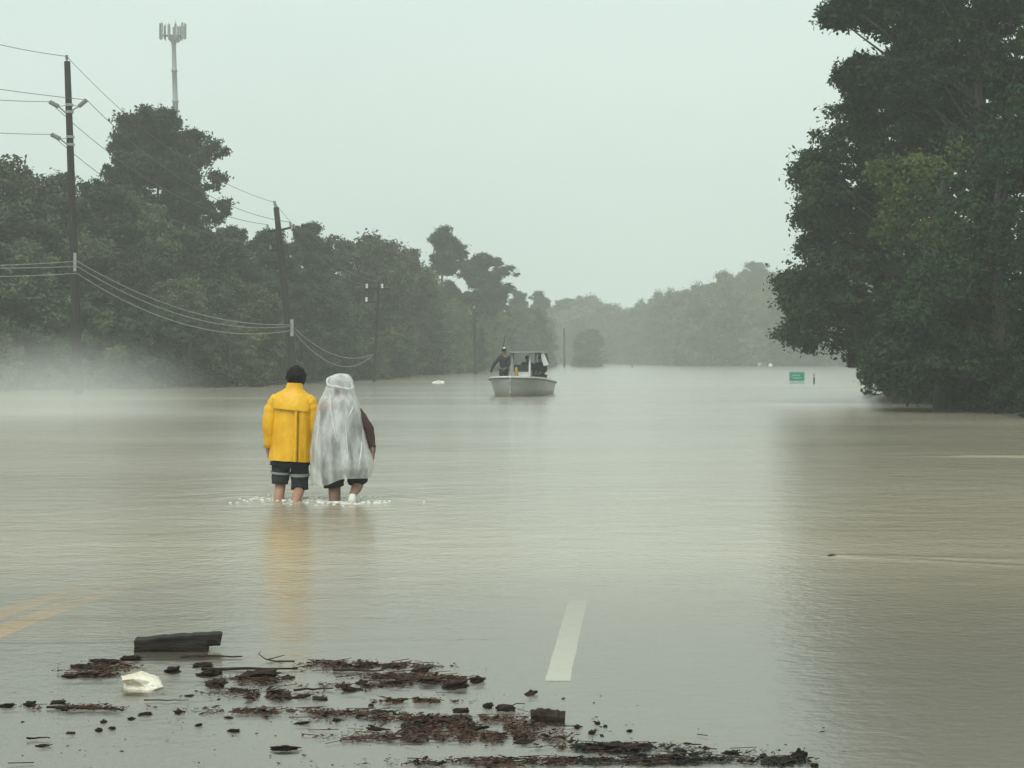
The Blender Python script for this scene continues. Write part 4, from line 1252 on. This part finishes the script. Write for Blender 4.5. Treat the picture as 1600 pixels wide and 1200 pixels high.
mb.rings([[Vector((x, y, z)) for (x, y, z) in ((-.36, .25 - s * .12, z), (.36, .25 - s * .12, z), (.36, -.35, z), (-.36, -.35, z))] for s, z in ((0, .11), (.3, .6), (1, .82), (1.6, .95))])
cons = mb.build('console', M['boat_white'], boat)
mb = MB(); mb.box((0, .04, 1.04), (.6, .015, .28), Matrix.Rotation(R(18), 3, 'X')); mb.build('windshield', M['canvas'], cons)
mb = MB(); mb.tube([(.12 + .16 * math.cos(a), -.40 + .05 * math.sin(a), .86 + .15 * math.sin(a)) for a in [6.2832 * k / 20 for k in range(21)]], .014, 6); mb.build('steering_wheel', M['motor'], cons, True)
for (x, y) in ((.35, .32), (-.35, .32), (.42, -.75), (-.42, -.75)):
    mb = MB(); mb.tube([(x, y, .11), (x, y, .9), (x * 1.05, y, 1.64)], .042, 10); mb.build('canopy_post', M['boat_white'], boat, True)
mb = MB()
cv = []
for i in range(9):
    y = -1.1 + 1.75 * i / 8
    cv.append([Vector((-.78 + 1.56 * k / 10, y, 1.655 + .045 * math.cos((k - 5) / 5 * 1.4) + .012 * math.sin(i * 1.3))) for k in range(11)])
for dz in (0, -.03):
    mb.rings([[p + Vector((0, 0, dz)) for p in r] for r in cv], cap=False, closed=False)
mb.build('canopy', M['canvas'], boat, True)
mb = MB()
for (x0, y0, x1, y1) in ((-.78, .65, .78, .65), (-.78, -1.1, .78, -1.1), (-.78, -1.1, -.78, .65), (.78, -1.1, .78, .65)):
    mb.tube([(x0, y0, 1.655), (x1, y1, 1.655)], .025, 8)
mb.build('canopy_frame', M['steel'], boat, True)
mb = MB()
mb.rings([[Vector((-.74 - .10 * t + .03 * math.sin(3 * t + k * .8) - .16 * k / 6 * t, -.1 - .55 * k / 6 + .04 * math.sin(5 * t), 1.65 - .52 * t * (1 - .12 * k / 6))) for k in range(7)] for t in [i / 8 for i in range(9)]], cap=False, closed=False)
mb.build('white_sheet', M['white_sheet'], boat, True)
mb = MB()
mb.rings([[Vector((-.52 + .32 * k / 5 - .52 * k / 5, -.35 - .5 * k / 5, 1.67 - .06 * k / 5)) + Vector((-.16 * k / 5 - .10 * t, -.05 * t, -.16 * t * (1 + k * .35))) for k in range(6)] for t in [i / 4 for i in range(5)]], cap=False, closed=False)
mb.build('dark_flap', M['canvas'], boat, True)
mb = MB(); mb.tube([(.64, .3, 1.66), (.66, .28, 1.95), (.60, .24, 2.35)], [.022, .016, .010], 6); an = mb.build('antenna', M['motor'], boat, True)
mb = MB(); mb.tube([(.62, .36, 1.66), (.63, .36, 1.86)], [.05, .035], 8); mb.build('antenna_base', M['boat_white'], an, True)
om = obj('outboard_motor', lump('outboard_motor', 41, (.42, .6, .62), .06, 1.5, 3, True), M['motor'], boat, Vector((0, -3.05, .82)))
mb = MB(); mb.box((0, .02, -.65), (.16, .26, .9)); mb.build('motor_leg', M['motor'], om)
mb = MB(); mb.box((0, -1.0, .33), (1.0, .5, .42)); mb.build('bench', M['boat_white'], boat)
mb = MB()
mb.rings([[Vector((x * s, y * s, z)) for (x, y) in ((-.13, -.10), (.13, -.10), (.14, .10), (-.12, .11))] for s, z in ((.8, .0), (1.05, .06), (1.0, .30), (.9, .52), (.5, .60))])
yb = mb.build('dry_bag', M['mustard'], None, True)
Wb = Matrix.Translation(BOAT_C) @ Matrix.Rotation(math.pi - BOAT_A, 4, 'Z')
yb.location = Wb @ Vector((.10, .42, .56)); yb.location.z = .60
yb.location = Wb @ Vector((.14, .50, .121))
yb.scale = (.6, .8, 1.6)
tag(yb, 'yellow bag standing against the boat console', 'bag')

def crew(loc, rz, j, jacket, label, hat=None, mat='skin_dark'):
    o = empty('person', Wb @ Vector(loc), label, 'person', 'crew of the motor boat', math.pi - BOAT_A + rz)
    body(o, j, M[mat])
    tor = {k: tuple(j[k][:3]) + tuple(r * 1.14 + .014 for r in j[k][3:]) for k in ('pelvis', 'waist', 'chest', 'upper', 'shL', 'elL', 'wrL', 'shR', 'elR', 'wrR')}
    tor['collar'] = (j['neck'][0], j['neck'][1], j['neck'][2] - .005, .075)
    ed = [('pelvis', 'waist'), ('waist', 'chest'), ('chest', 'upper'), ('upper', 'collar')]
    for s in 'LR': ed += [('upper', 'sh' + s), ('sh' + s, 'el' + s), ('el' + s, 'wr' + s)]
    obj('jacket', skin_mesh('jacket', tor, ed, 'pelvis', 2), M[jacket], o)
    leg = {k: tuple(j[k][:3]) + tuple(r * 1.08 + .016 for r in j[k][3:]) for k in ('pelvis', 'hipL', 'knL', 'caL', 'anL', 'hipR', 'knR', 'caR', 'anR')}
    ed = []
    for s in 'LR': ed += [('pelvis', 'hip' + s), ('hip' + s, 'kn' + s), ('kn' + s, 'ca' + s), ('ca' + s, 'an' + s)]
    obj('trousers', skin_mesh('trousers', leg, ed, 'pelvis', 2), M['black_cloth'], o)
    h = Vector(j['head'][:3])
    obj(hat or 'hair', lump('hair', 51, (.20, .215, .16), .06, 3, 3), M['hair'], o, h + Vector((0, -.022, .045)))
    return o
# local +X of the boat is the side towards the wooded bank; persons face the bow
j1 = joints(elR=(.42, .10, 1.06), wrR=(.50, .22, .78), shR=(.20, .03, 1.36), upper=(.02, .03, 1.37), chest=(.02, .01, 1.26), elL=(-.22, .06, 1.10), wrL=(-.10, .20, .96))
crew((.58, .72, .125), 0, {k: tuple(np.array(v) * ([.96] * len(v))) for k, v in j1.items()}, 'navy', 'dark-clad person standing in the boat with one arm stretched to the gunwale')
sit = dict(hipL=(-.10, .03, .56), hipR=(.10, .03, .56), pelvis=(0, 0, .60), waist=(0, 0, .75), chest=(0, .02, .95), upper=(0, .02, 1.07), neck=(0, .03, 1.15), jaw=(0, .06, 1.22), head=(0, .06, 1.29), crown=(0, .05, 1.36), nose=(0, .155, 1.265),
           earL=(-.088, .05, 1.27), earR=(.088, .05, 1.27), shL=(-.19, .02, 1.07), shR=(.19, .02, 1.07), elL=(-.25, .06, .82), elR=(.25, .06, .82), wrL=(-.14, .28, .74), wrR=(.14, .28, .74),
           knL=(-.12, .44, .56), knR=(.12, .44, .56), caL=(-.12, .44, .38), caR=(.12, .44, .38), anL=(-.12, .42, .09), anR=(.12, .42, .09), toL=(-.12, .57, .04), toR=(.12, .57, .04))
crew((-.08, -1.02, .125), 0.15, joints(**sit), 'grey_cloth', 'grey-jacketed person sitting behind the boat console between the posts')
crew((-.66, -.62, .125), -0.3, joints(**sit), 'navy', 'dark-clad person sitting hunched beside the white sheet on the boat')
# ------------------------------------------------------------------ flotsam in the shallows
def px_size(w, py): return w / F * (H * F / (py - HOR))

# the big soaked timber
p = onwater(279, 1016)
L_, Hh = px_size(130, 1016), px_size(25, 1016)
mb = MB()
rs = random.Random(3)
prof = []
n = 30
nn = lambda x, y, f: noise.noise(Vector((x * f, y, 7.7)))
for i in range(n + 1):
    t = i / n
    x = -L_ / 2 + L_ * t
    top = Hh * (.80 + .20 * t) + .007 * nn(t, 1, 5) + .003 * nn(t, 2, 14) + (.006 if t > .66 else 0)
    bot = -.03 if t < .85 else Hh * .36 + .003 * nn(t, 3, 20)
    yy = .055 + .004 * nn(t, 4, 6)
    rg = lambda k: (rs.uniform(-.016, .010) if i in (0, n) else 0)
    prof.append([Vector((x + rg(0), -yy, bot)), Vector((x + rg(1), -yy - .004, (bot + top) / 2 + .006 * nn(t, 5, 9))), Vector((x + rg(2), -yy + .003, top - .005)), Vector((x + rg(3), -yy + .012, top)), Vector((x + rg(4), yy - .014, top + .003)), Vector((x + rg(5), yy, top - .006)), Vector((x + rg(6), yy, bot))])
mb.rings(prof)
t_ = mb.build('timber', M['wet_wood'], None, False, p)
t_.rotation_euler = (0, 0, R(3))
tag(t_, 'thick black soaked timber lying at the water edge, notched at one end', 'timber')

def crumple(name, seed, dims):
    """creased film: a coarse ball pushed in and out at random, then lightly subdivided"""
    import bmesh
    r_ = random.Random(seed)
    bm = bmesh.new()
    bmesh.ops.create_icosphere(bm, subdivisions=2, radius=1.0)
    for v in bm.verts:
        v.co *= r_.uniform(.62, 1.25)
        v.co += Vector((r_.uniform(-.18, .18), r_.uniform(-.18, .18), r_.uniform(-.1, .1)))
    bmesh.ops.subdivide_edges(bm, edges=bm.edges[:], cuts=3, use_grid_fill=True, fractal=.5, along_normal=.6, seed=seed)
    for v in bm.verts:
        q = v.co
        z = q.z if q.z > -.35 else -.35
        sk_ = 1.0 - .22 * max(0, q.x)
        v.co = Vector((q.x * dims[0] / 2, q.y * dims[1] / 2, z * sk_ * dims[2] / 2))
    me = bpy.data.meshes.new(name)
    bm.to_mesh(me); bm.free()
    return me
# crumpled bag
p = onwater(222, 1077)
o = obj('plastic_bag', crumple('plastic_bag', 61, (px_size(74, 1077), px_size(50, 1077), px_size(44, 1077))), M['bag'], None, p + Vector((0, .05, .012)))
tag(o, 'crumpled cream plastic bag lying among the dark flotsam', 'plastic bag')

# chunks of bark and wood, each one lying where the flood dropped it
CH = [(270, 1050, 24, 14), (338, 1072, 30, 20), (318, 1041, 32, 11), (326, 1055, 38, 13), (403, 1058, 60, 19), (450, 1060, 18, 9), (374, 1081, 32, 10), (280, 1114, 13, 9), (205, 1124, 11, 6),
      (47, 1102, 19, 11), (11, 1104, 24, 9), (91, 1099, 26, 9), (154, 1142, 11, 8), (175, 1139, 11, 7), (162, 1129, 9, 8), (110, 1146, 15, 5), (68, 1166, 22, 6), (444, 1171, 40, 11), (366, 1143, 20, 7), (296, 1088, 13, 5),
      (227, 1117, 23, 7), (357, 1122, 14, 5), (310, 1134, 11, 6), (565, 1068, 17, 10), (534, 1073, 21, 7), (549, 1079, 26, 9), (745, 1065, 21, 15), (713, 1073, 42, 15), (763, 1105, 15, 12), (580, 1103, 9, 6), (526, 1126, 11, 6), (471, 1131, 24, 6),
      (830, 1085, 17, 11), (790, 1109, 30, 13), (903, 1137, 11, 8), (925, 1146, 11, 9), (934, 1131, 9, 6), (984, 1143, 9, 6), (946, 1136, 7, 6), (1067, 1176, 12, 9), (1141, 1178, 24, 9), (1249, 1184, 22, 22), (1273, 1198, 12, 10), (1103, 1170, 9, 7),
      (140, 1056, 40, 13), (110, 1058, 26, 9), (165, 1036, 46, 11), (205, 1031, 34, 12), (125, 1043, 30, 9), (430, 1083, 22, 9), (470, 1090, 26, 8), (500, 1093, 24, 8), (640, 1063, 40, 13), (672, 1066, 32, 14), (615, 1068, 36, 8), (660, 1048, 30, 12), (610, 1043, 30, 12), (580, 1040, 26, 9),
      (690, 1128, 34, 10), (740, 1140, 40, 10), (640, 1135, 30, 8), (590, 1140, 30, 6), (960, 1170, 46, 17), (985, 1172, 34, 14), (930, 1172, 30, 9), (1000, 1182, 24, 8), (1040, 1186, 28, 9), (880, 1190, 34, 7), (820, 1160, 30, 8), (720, 1112, 26, 9), (1085, 1180, 16, 7)]
PROTO = [lump('bark_chunk', 70 + k, (1, 1, 1), .75, 1.5, 3, k % 3 == 0) for k in range(9)]
for m_ in PROTO: m_.materials.append(M['wet_bark'])
def size_word(w): return 'large' if w >= 38 else 'medium' if w >= 24 else 'small' if w >= 14 else 'tiny'
def near_what(px, py):
    if px < 300 and py < 1066: return 'beside the cream plastic bag'
    if px < 520 and py < 1096: return 'in the drift just before the timber'
    if px < 520: return 'scattered in the shallows on the yellow-line side'
    if py < 1096 and px < 790: return 'on the reddish drift nearest the white dash'
    if px < 880: return 'in the broad reddish drift'
    return 'in the dark drift past the end of the white dash'
for k, (cx, cy, w, h) in enumerate(CH):
    p = onwater(cx, cy)
    me = PROTO[k % len(PROTO)]
    o = obj('bark_chunk', me, None, None, p + Vector((0, 0, px_size(h, cy) * .18)))
    W_ = px_size(w, cy)
    o.scale = (W_, max(.012, min(W_ * .8, px_size(h, cy) * 1.6)), px_size(h, cy) * .72)
    o.rotation_euler = (rnd.uniform(-.2, .2), rnd.uniform(-.12, .12), rnd.uniform(-.25, .25))
    wh = near_what(cx, cy)
    tag(o, f'{size_word(w)} dark soaked bark chunk {wh}', 'bark chunk', 'bark chunks ' + wh)
# a short log
p = onwater(856, 1124)
mb = MB()
lw = px_size(54, 1124)
P, Q = dense([(-lw / 2, 0, .010), (-lw * .2, .005, .014), (lw * .2, -.004, .012), (lw / 2, 0, .008)], [.026, .031, .029, .026], 4)
mb.tube(P, [q * (1 + .1 * math.sin(i * 2.3)) for i, q in enumerate(Q)], 12)
o = mb.build('short_log', M['wet_bark'], None, False, p)
o.rotation_euler = (0, 0, -.12)
tag(o, 'short round log lying at the end of the reddish drift', 'log')

# sticks
SK = [(331, 1028, 96, 4, 0.0, 'straight stick lying behind the drift close to the timber'), (490, 1080, 62, 3.5, .25, 'thin stick slanting through the drift below the forked twig'), (621, 1097, 34, 4, 0.0, 'short straight stick between the two reddish drifts'),
      (390, 1048, 150, 5, .06, 'long stick lying along the drift in front of the timber'), (60, 1157, 36, 3, 0.0, 'short stick lying alone in the shallows past the plastic bag'), (1216, 1188, 46, 5, .3, 'dark stick joined to the last dark clump of drift'),
      (722, 1066, 36, 3, .4, 'thin stalk between the reddish drift and a dark lump'), (130, 1110, 120, 3.5, -.12, 'long thin reed floating in the shallows'), (650, 1157, 90, 4, -.05, 'stick half buried in the broad reddish drift'), (1083, 1166, 26, 3, 0, 'little straight stick beyond the short log'),
      (800, 1104, 46, 2.2, .35, 'fine stalk beside the short log'), (560, 1050, 80, 4, -.1, 'stick on the crest of the reddish drift'), (260, 1097, 70, 2.2, .02, 'pale thin reed floating in front of the cream plastic bag')]
for (cx, cy, w, h, rz, lab) in SK:
    p = onwater(cx, cy)
    W_ = px_size(w, cy)
    mb = MB()
    pts_ = [Vector((-W_ / 2 + W_ * i / 6, rnd.uniform(-.012, .012), .006 + rnd.uniform(0, .006))) for i in range(7)]
    r0 = px_size(h, cy) / 2
    mb.tube(pts_, [r0 * (1.15 - .6 * i / 6) for i in range(7)], 7)
    o = mb.build('stick', M['wet_bark'], None, True, p)
    o.rotation_euler = (0, 0, rz)
    tag(o, lab, 'stick', 'sticks in the flotsam')
p = onwater(430, 1034)
s_ = px_size(1, 1034)
mb = MB()
mb.tube([(-26 * s_, 0, 12 * s_), (-15 * s_, 0, 4 * s_), (0, 0, 1 * s_), (30 * s_, .01, .5 * s_)], [.002, .003, .004, .004], 6)
mb.tube([(-13 * s_, 0, 3.2 * s_), (0, .01, 6 * s_), (14 * s_, .01, 10 * s_)], [.003, .0026, .0016], 6)
mb.tube([(-26 * s_, 0, 12 * s_), (-22 * s_, 0, 17 * s_)], [.002, .0012], 5)
tag(mb.build('forked_twig', M['wet_bark'], None, True, p), 'forked twig sticking up above the drift near the timber', 'twig')

# leaf litter, needles and crumbs of bark: nobody could count them
BANDS = [(590, 1042, 100, 6, 520), (530, 1036, 60, 4, 160), (690, 1062, 42, 8, 320), (420, 1086, 70, 11, 420), (400, 1062, 46, 9, 260), (650, 1096, 64, 4, 200), (680, 1124, 150, 8, 620), (730, 1138, 130, 11, 900), (800, 1152, 90, 10, 500), (640, 1152, 110, 7, 320), (960, 1168, 90, 7, 620),
         (850, 1189, 190, 7, 420), (1050, 1188, 130, 6, 360), (420, 1112, 120, 6, 260), (560, 1116, 90, 7, 200), (130, 1106, 80, 4, 180), (150, 1044, 56, 7, 260), (150, 1056, 50, 5, 160), (620, 1058, 60, 6, 300), (730, 1194, 150, 5, 160), (1225, 1190, 40, 7, 160), (1100, 1178, 120, 8, 90), (560, 1072, 90, 7, 160)]
pts_l = []
for (cx, cy, rx, ry, n_) in BANDS:
    for _ in range(int(n_ * 6.5)):
        u_ = rnd.gauss(0, .5)
        den = noise.noise(Vector((cx * .01 + u_ * rx * .045, cy * .07, 3.3)))
        if den < -.12 + rnd.uniform(-.25, .1): continue
        pts_l.append((cx + u_ * rx, rnd.gauss(cy + 3 * den, ry * (.3 + .5 * max(0, den))), 1.0))
for _ in range(420):
    x = rnd.uniform(-20, 1000); y = rnd.uniform(1084, 1215)
    pts_l.append((x, y, .8))
for _ in range(70): pts_l.append((rnd.uniform(760, 1320), rnd.uniform(1120, 1210), .8))
V = [[], []]
for (x, y, s) in pts_l:
    if y < 1024: continue
    p = onwater(x, y)
    a = rnd.gauss(0, .7)
    l = min(.035, rnd.lognormvariate(-5.45, .6)) * s
    w = l * rnd.uniform(.15, .7)
    h = abs(rnd.gauss(.002, .005))
    d = Vector((math.cos(a), math.sin(a), rnd.uniform(-.25, .35)))
    b_ = Vector((-math.sin(a), math.cos(a), rnd.uniform(-1.2, 1.2))).normalized()
    c = p + Vector((0, 0, h))
    dark = x > 900 or rnd.random() < .25
    V[1 if dark else 0].append([c - d * l, c - b_ * w, c + d * l, c + b_ * w])
for _ in range(520):                                     # pine needles and stalks lying flat through the drift
    x, y, s = rnd.choice(pts_l)
    p = onwater(x, max(1026, y) + rnd.uniform(-4, 4))
    a = rnd.gauss(0, .5); l = rnd.uniform(.02, .07)
    d = Vector((math.cos(a), math.sin(a), rnd.uniform(-.04, .12))); b_ = Vector((0, .25, 1)).normalized()
    c = p + Vector((0, 0, .007)); w = rnd.uniform(.001, .0022)
    V[rnd.choice((0, 0, 1))].append([c - d * l - b_ * w, c + d * l - b_ * w, c + d * l + b_ * w, c - d * l + b_ * w])
for k, (nm, mt, lab) in enumerate((('leaf_litter', 'litter', 'reddish soaked leaf litter drifted together in the shallows'), ('leaf_litter', 'litter_dark', 'blackish soaked litter drifted past the end of the white dash'))):
    me = quad_mesh(nm, np.array([[list(v) for v in q] for q in V[k]]))
    tag(obj(nm, me, M[mt]), lab, 'litter', kind='stuff')
# ------------------------------------------------------------------ added low misty volume, stands in for a pale windscreen smear
c = at(70, 630, 46)
me = lump('smear_mist', 3, (9.6, 24.0, 4.8), 0.0, 1.0, 3)
m = bpy.data.materials.new('windscreen_smear')
m.use_nodes = True
m.node_tree.nodes.clear()
N, Lk = m.node_tree.nodes.new, m.node_tree.links.new
pv = N('ShaderNodeVolumePrincipled'); mo = N('ShaderNodeOutputMaterial')
tcn = N('ShaderNodeTexCoord'); mpn = N('ShaderNodeMapping'); ln = N('ShaderNodeVectorMath'); ln.operation = 'LENGTH'
mpn.inputs['Scale'].default_value = (1 / 4.8, 1 / 12.0, 1 / 2.4)
mr = N('ShaderNodeMapRange'); mr.interpolation_type = 'SMOOTHSTEP'
mr.inputs['From Min'].default_value, mr.inputs['From Max'].default_value = 0.1, 1.0
mr.inputs['To Min'].default_value, mr.inputs['To Max'].default_value = 0.062, 0.0
Lk(tcn.outputs['Object'], mpn.inputs['Vector']); Lk(mpn.outputs['Vector'], ln.inputs[0]); Lk(ln.outputs['Value'], mr.inputs['Value'])
Lk(mr.outputs['Result'], pv.inputs['Density'])
pv.inputs['Color'].default_value = (0.95, 0.98, 0.97, 1)
Lk(pv.outputs[0], mo.inputs['Volume'])
o = obj('smear_mist', me, m, None, Vector((c.x, c.y, 0.05)))
tag(o, 'pale misty patch standing in for a windscreen smear below the tallest pole', 'smear_mist', kind='stuff')
# ------------------------------------------------------------------ rain haze
mb = MB()
mb.box((0, 265, 28.5), (960, 790, 63))
m = bpy.data.materials.new('rain_haze')
m.use_nodes = True
m.node_tree.nodes.clear()
pv = m.node_tree.nodes.new('ShaderNodeVolumePrincipled')
mo = m.node_tree.nodes.new('ShaderNodeOutputMaterial')
pv.inputs['Color'].default_value = (0.94, 0.98, 0.96, 1)
pv.inputs['Density'].default_value = 0.00125
m.node_tree.links.new(pv.outputs[0], mo.inputs['Volume'])
hz = mb.build('haze', m)
tag(hz, 'grey rain haze filling the air over the flood', 'haze', kind='stuff')
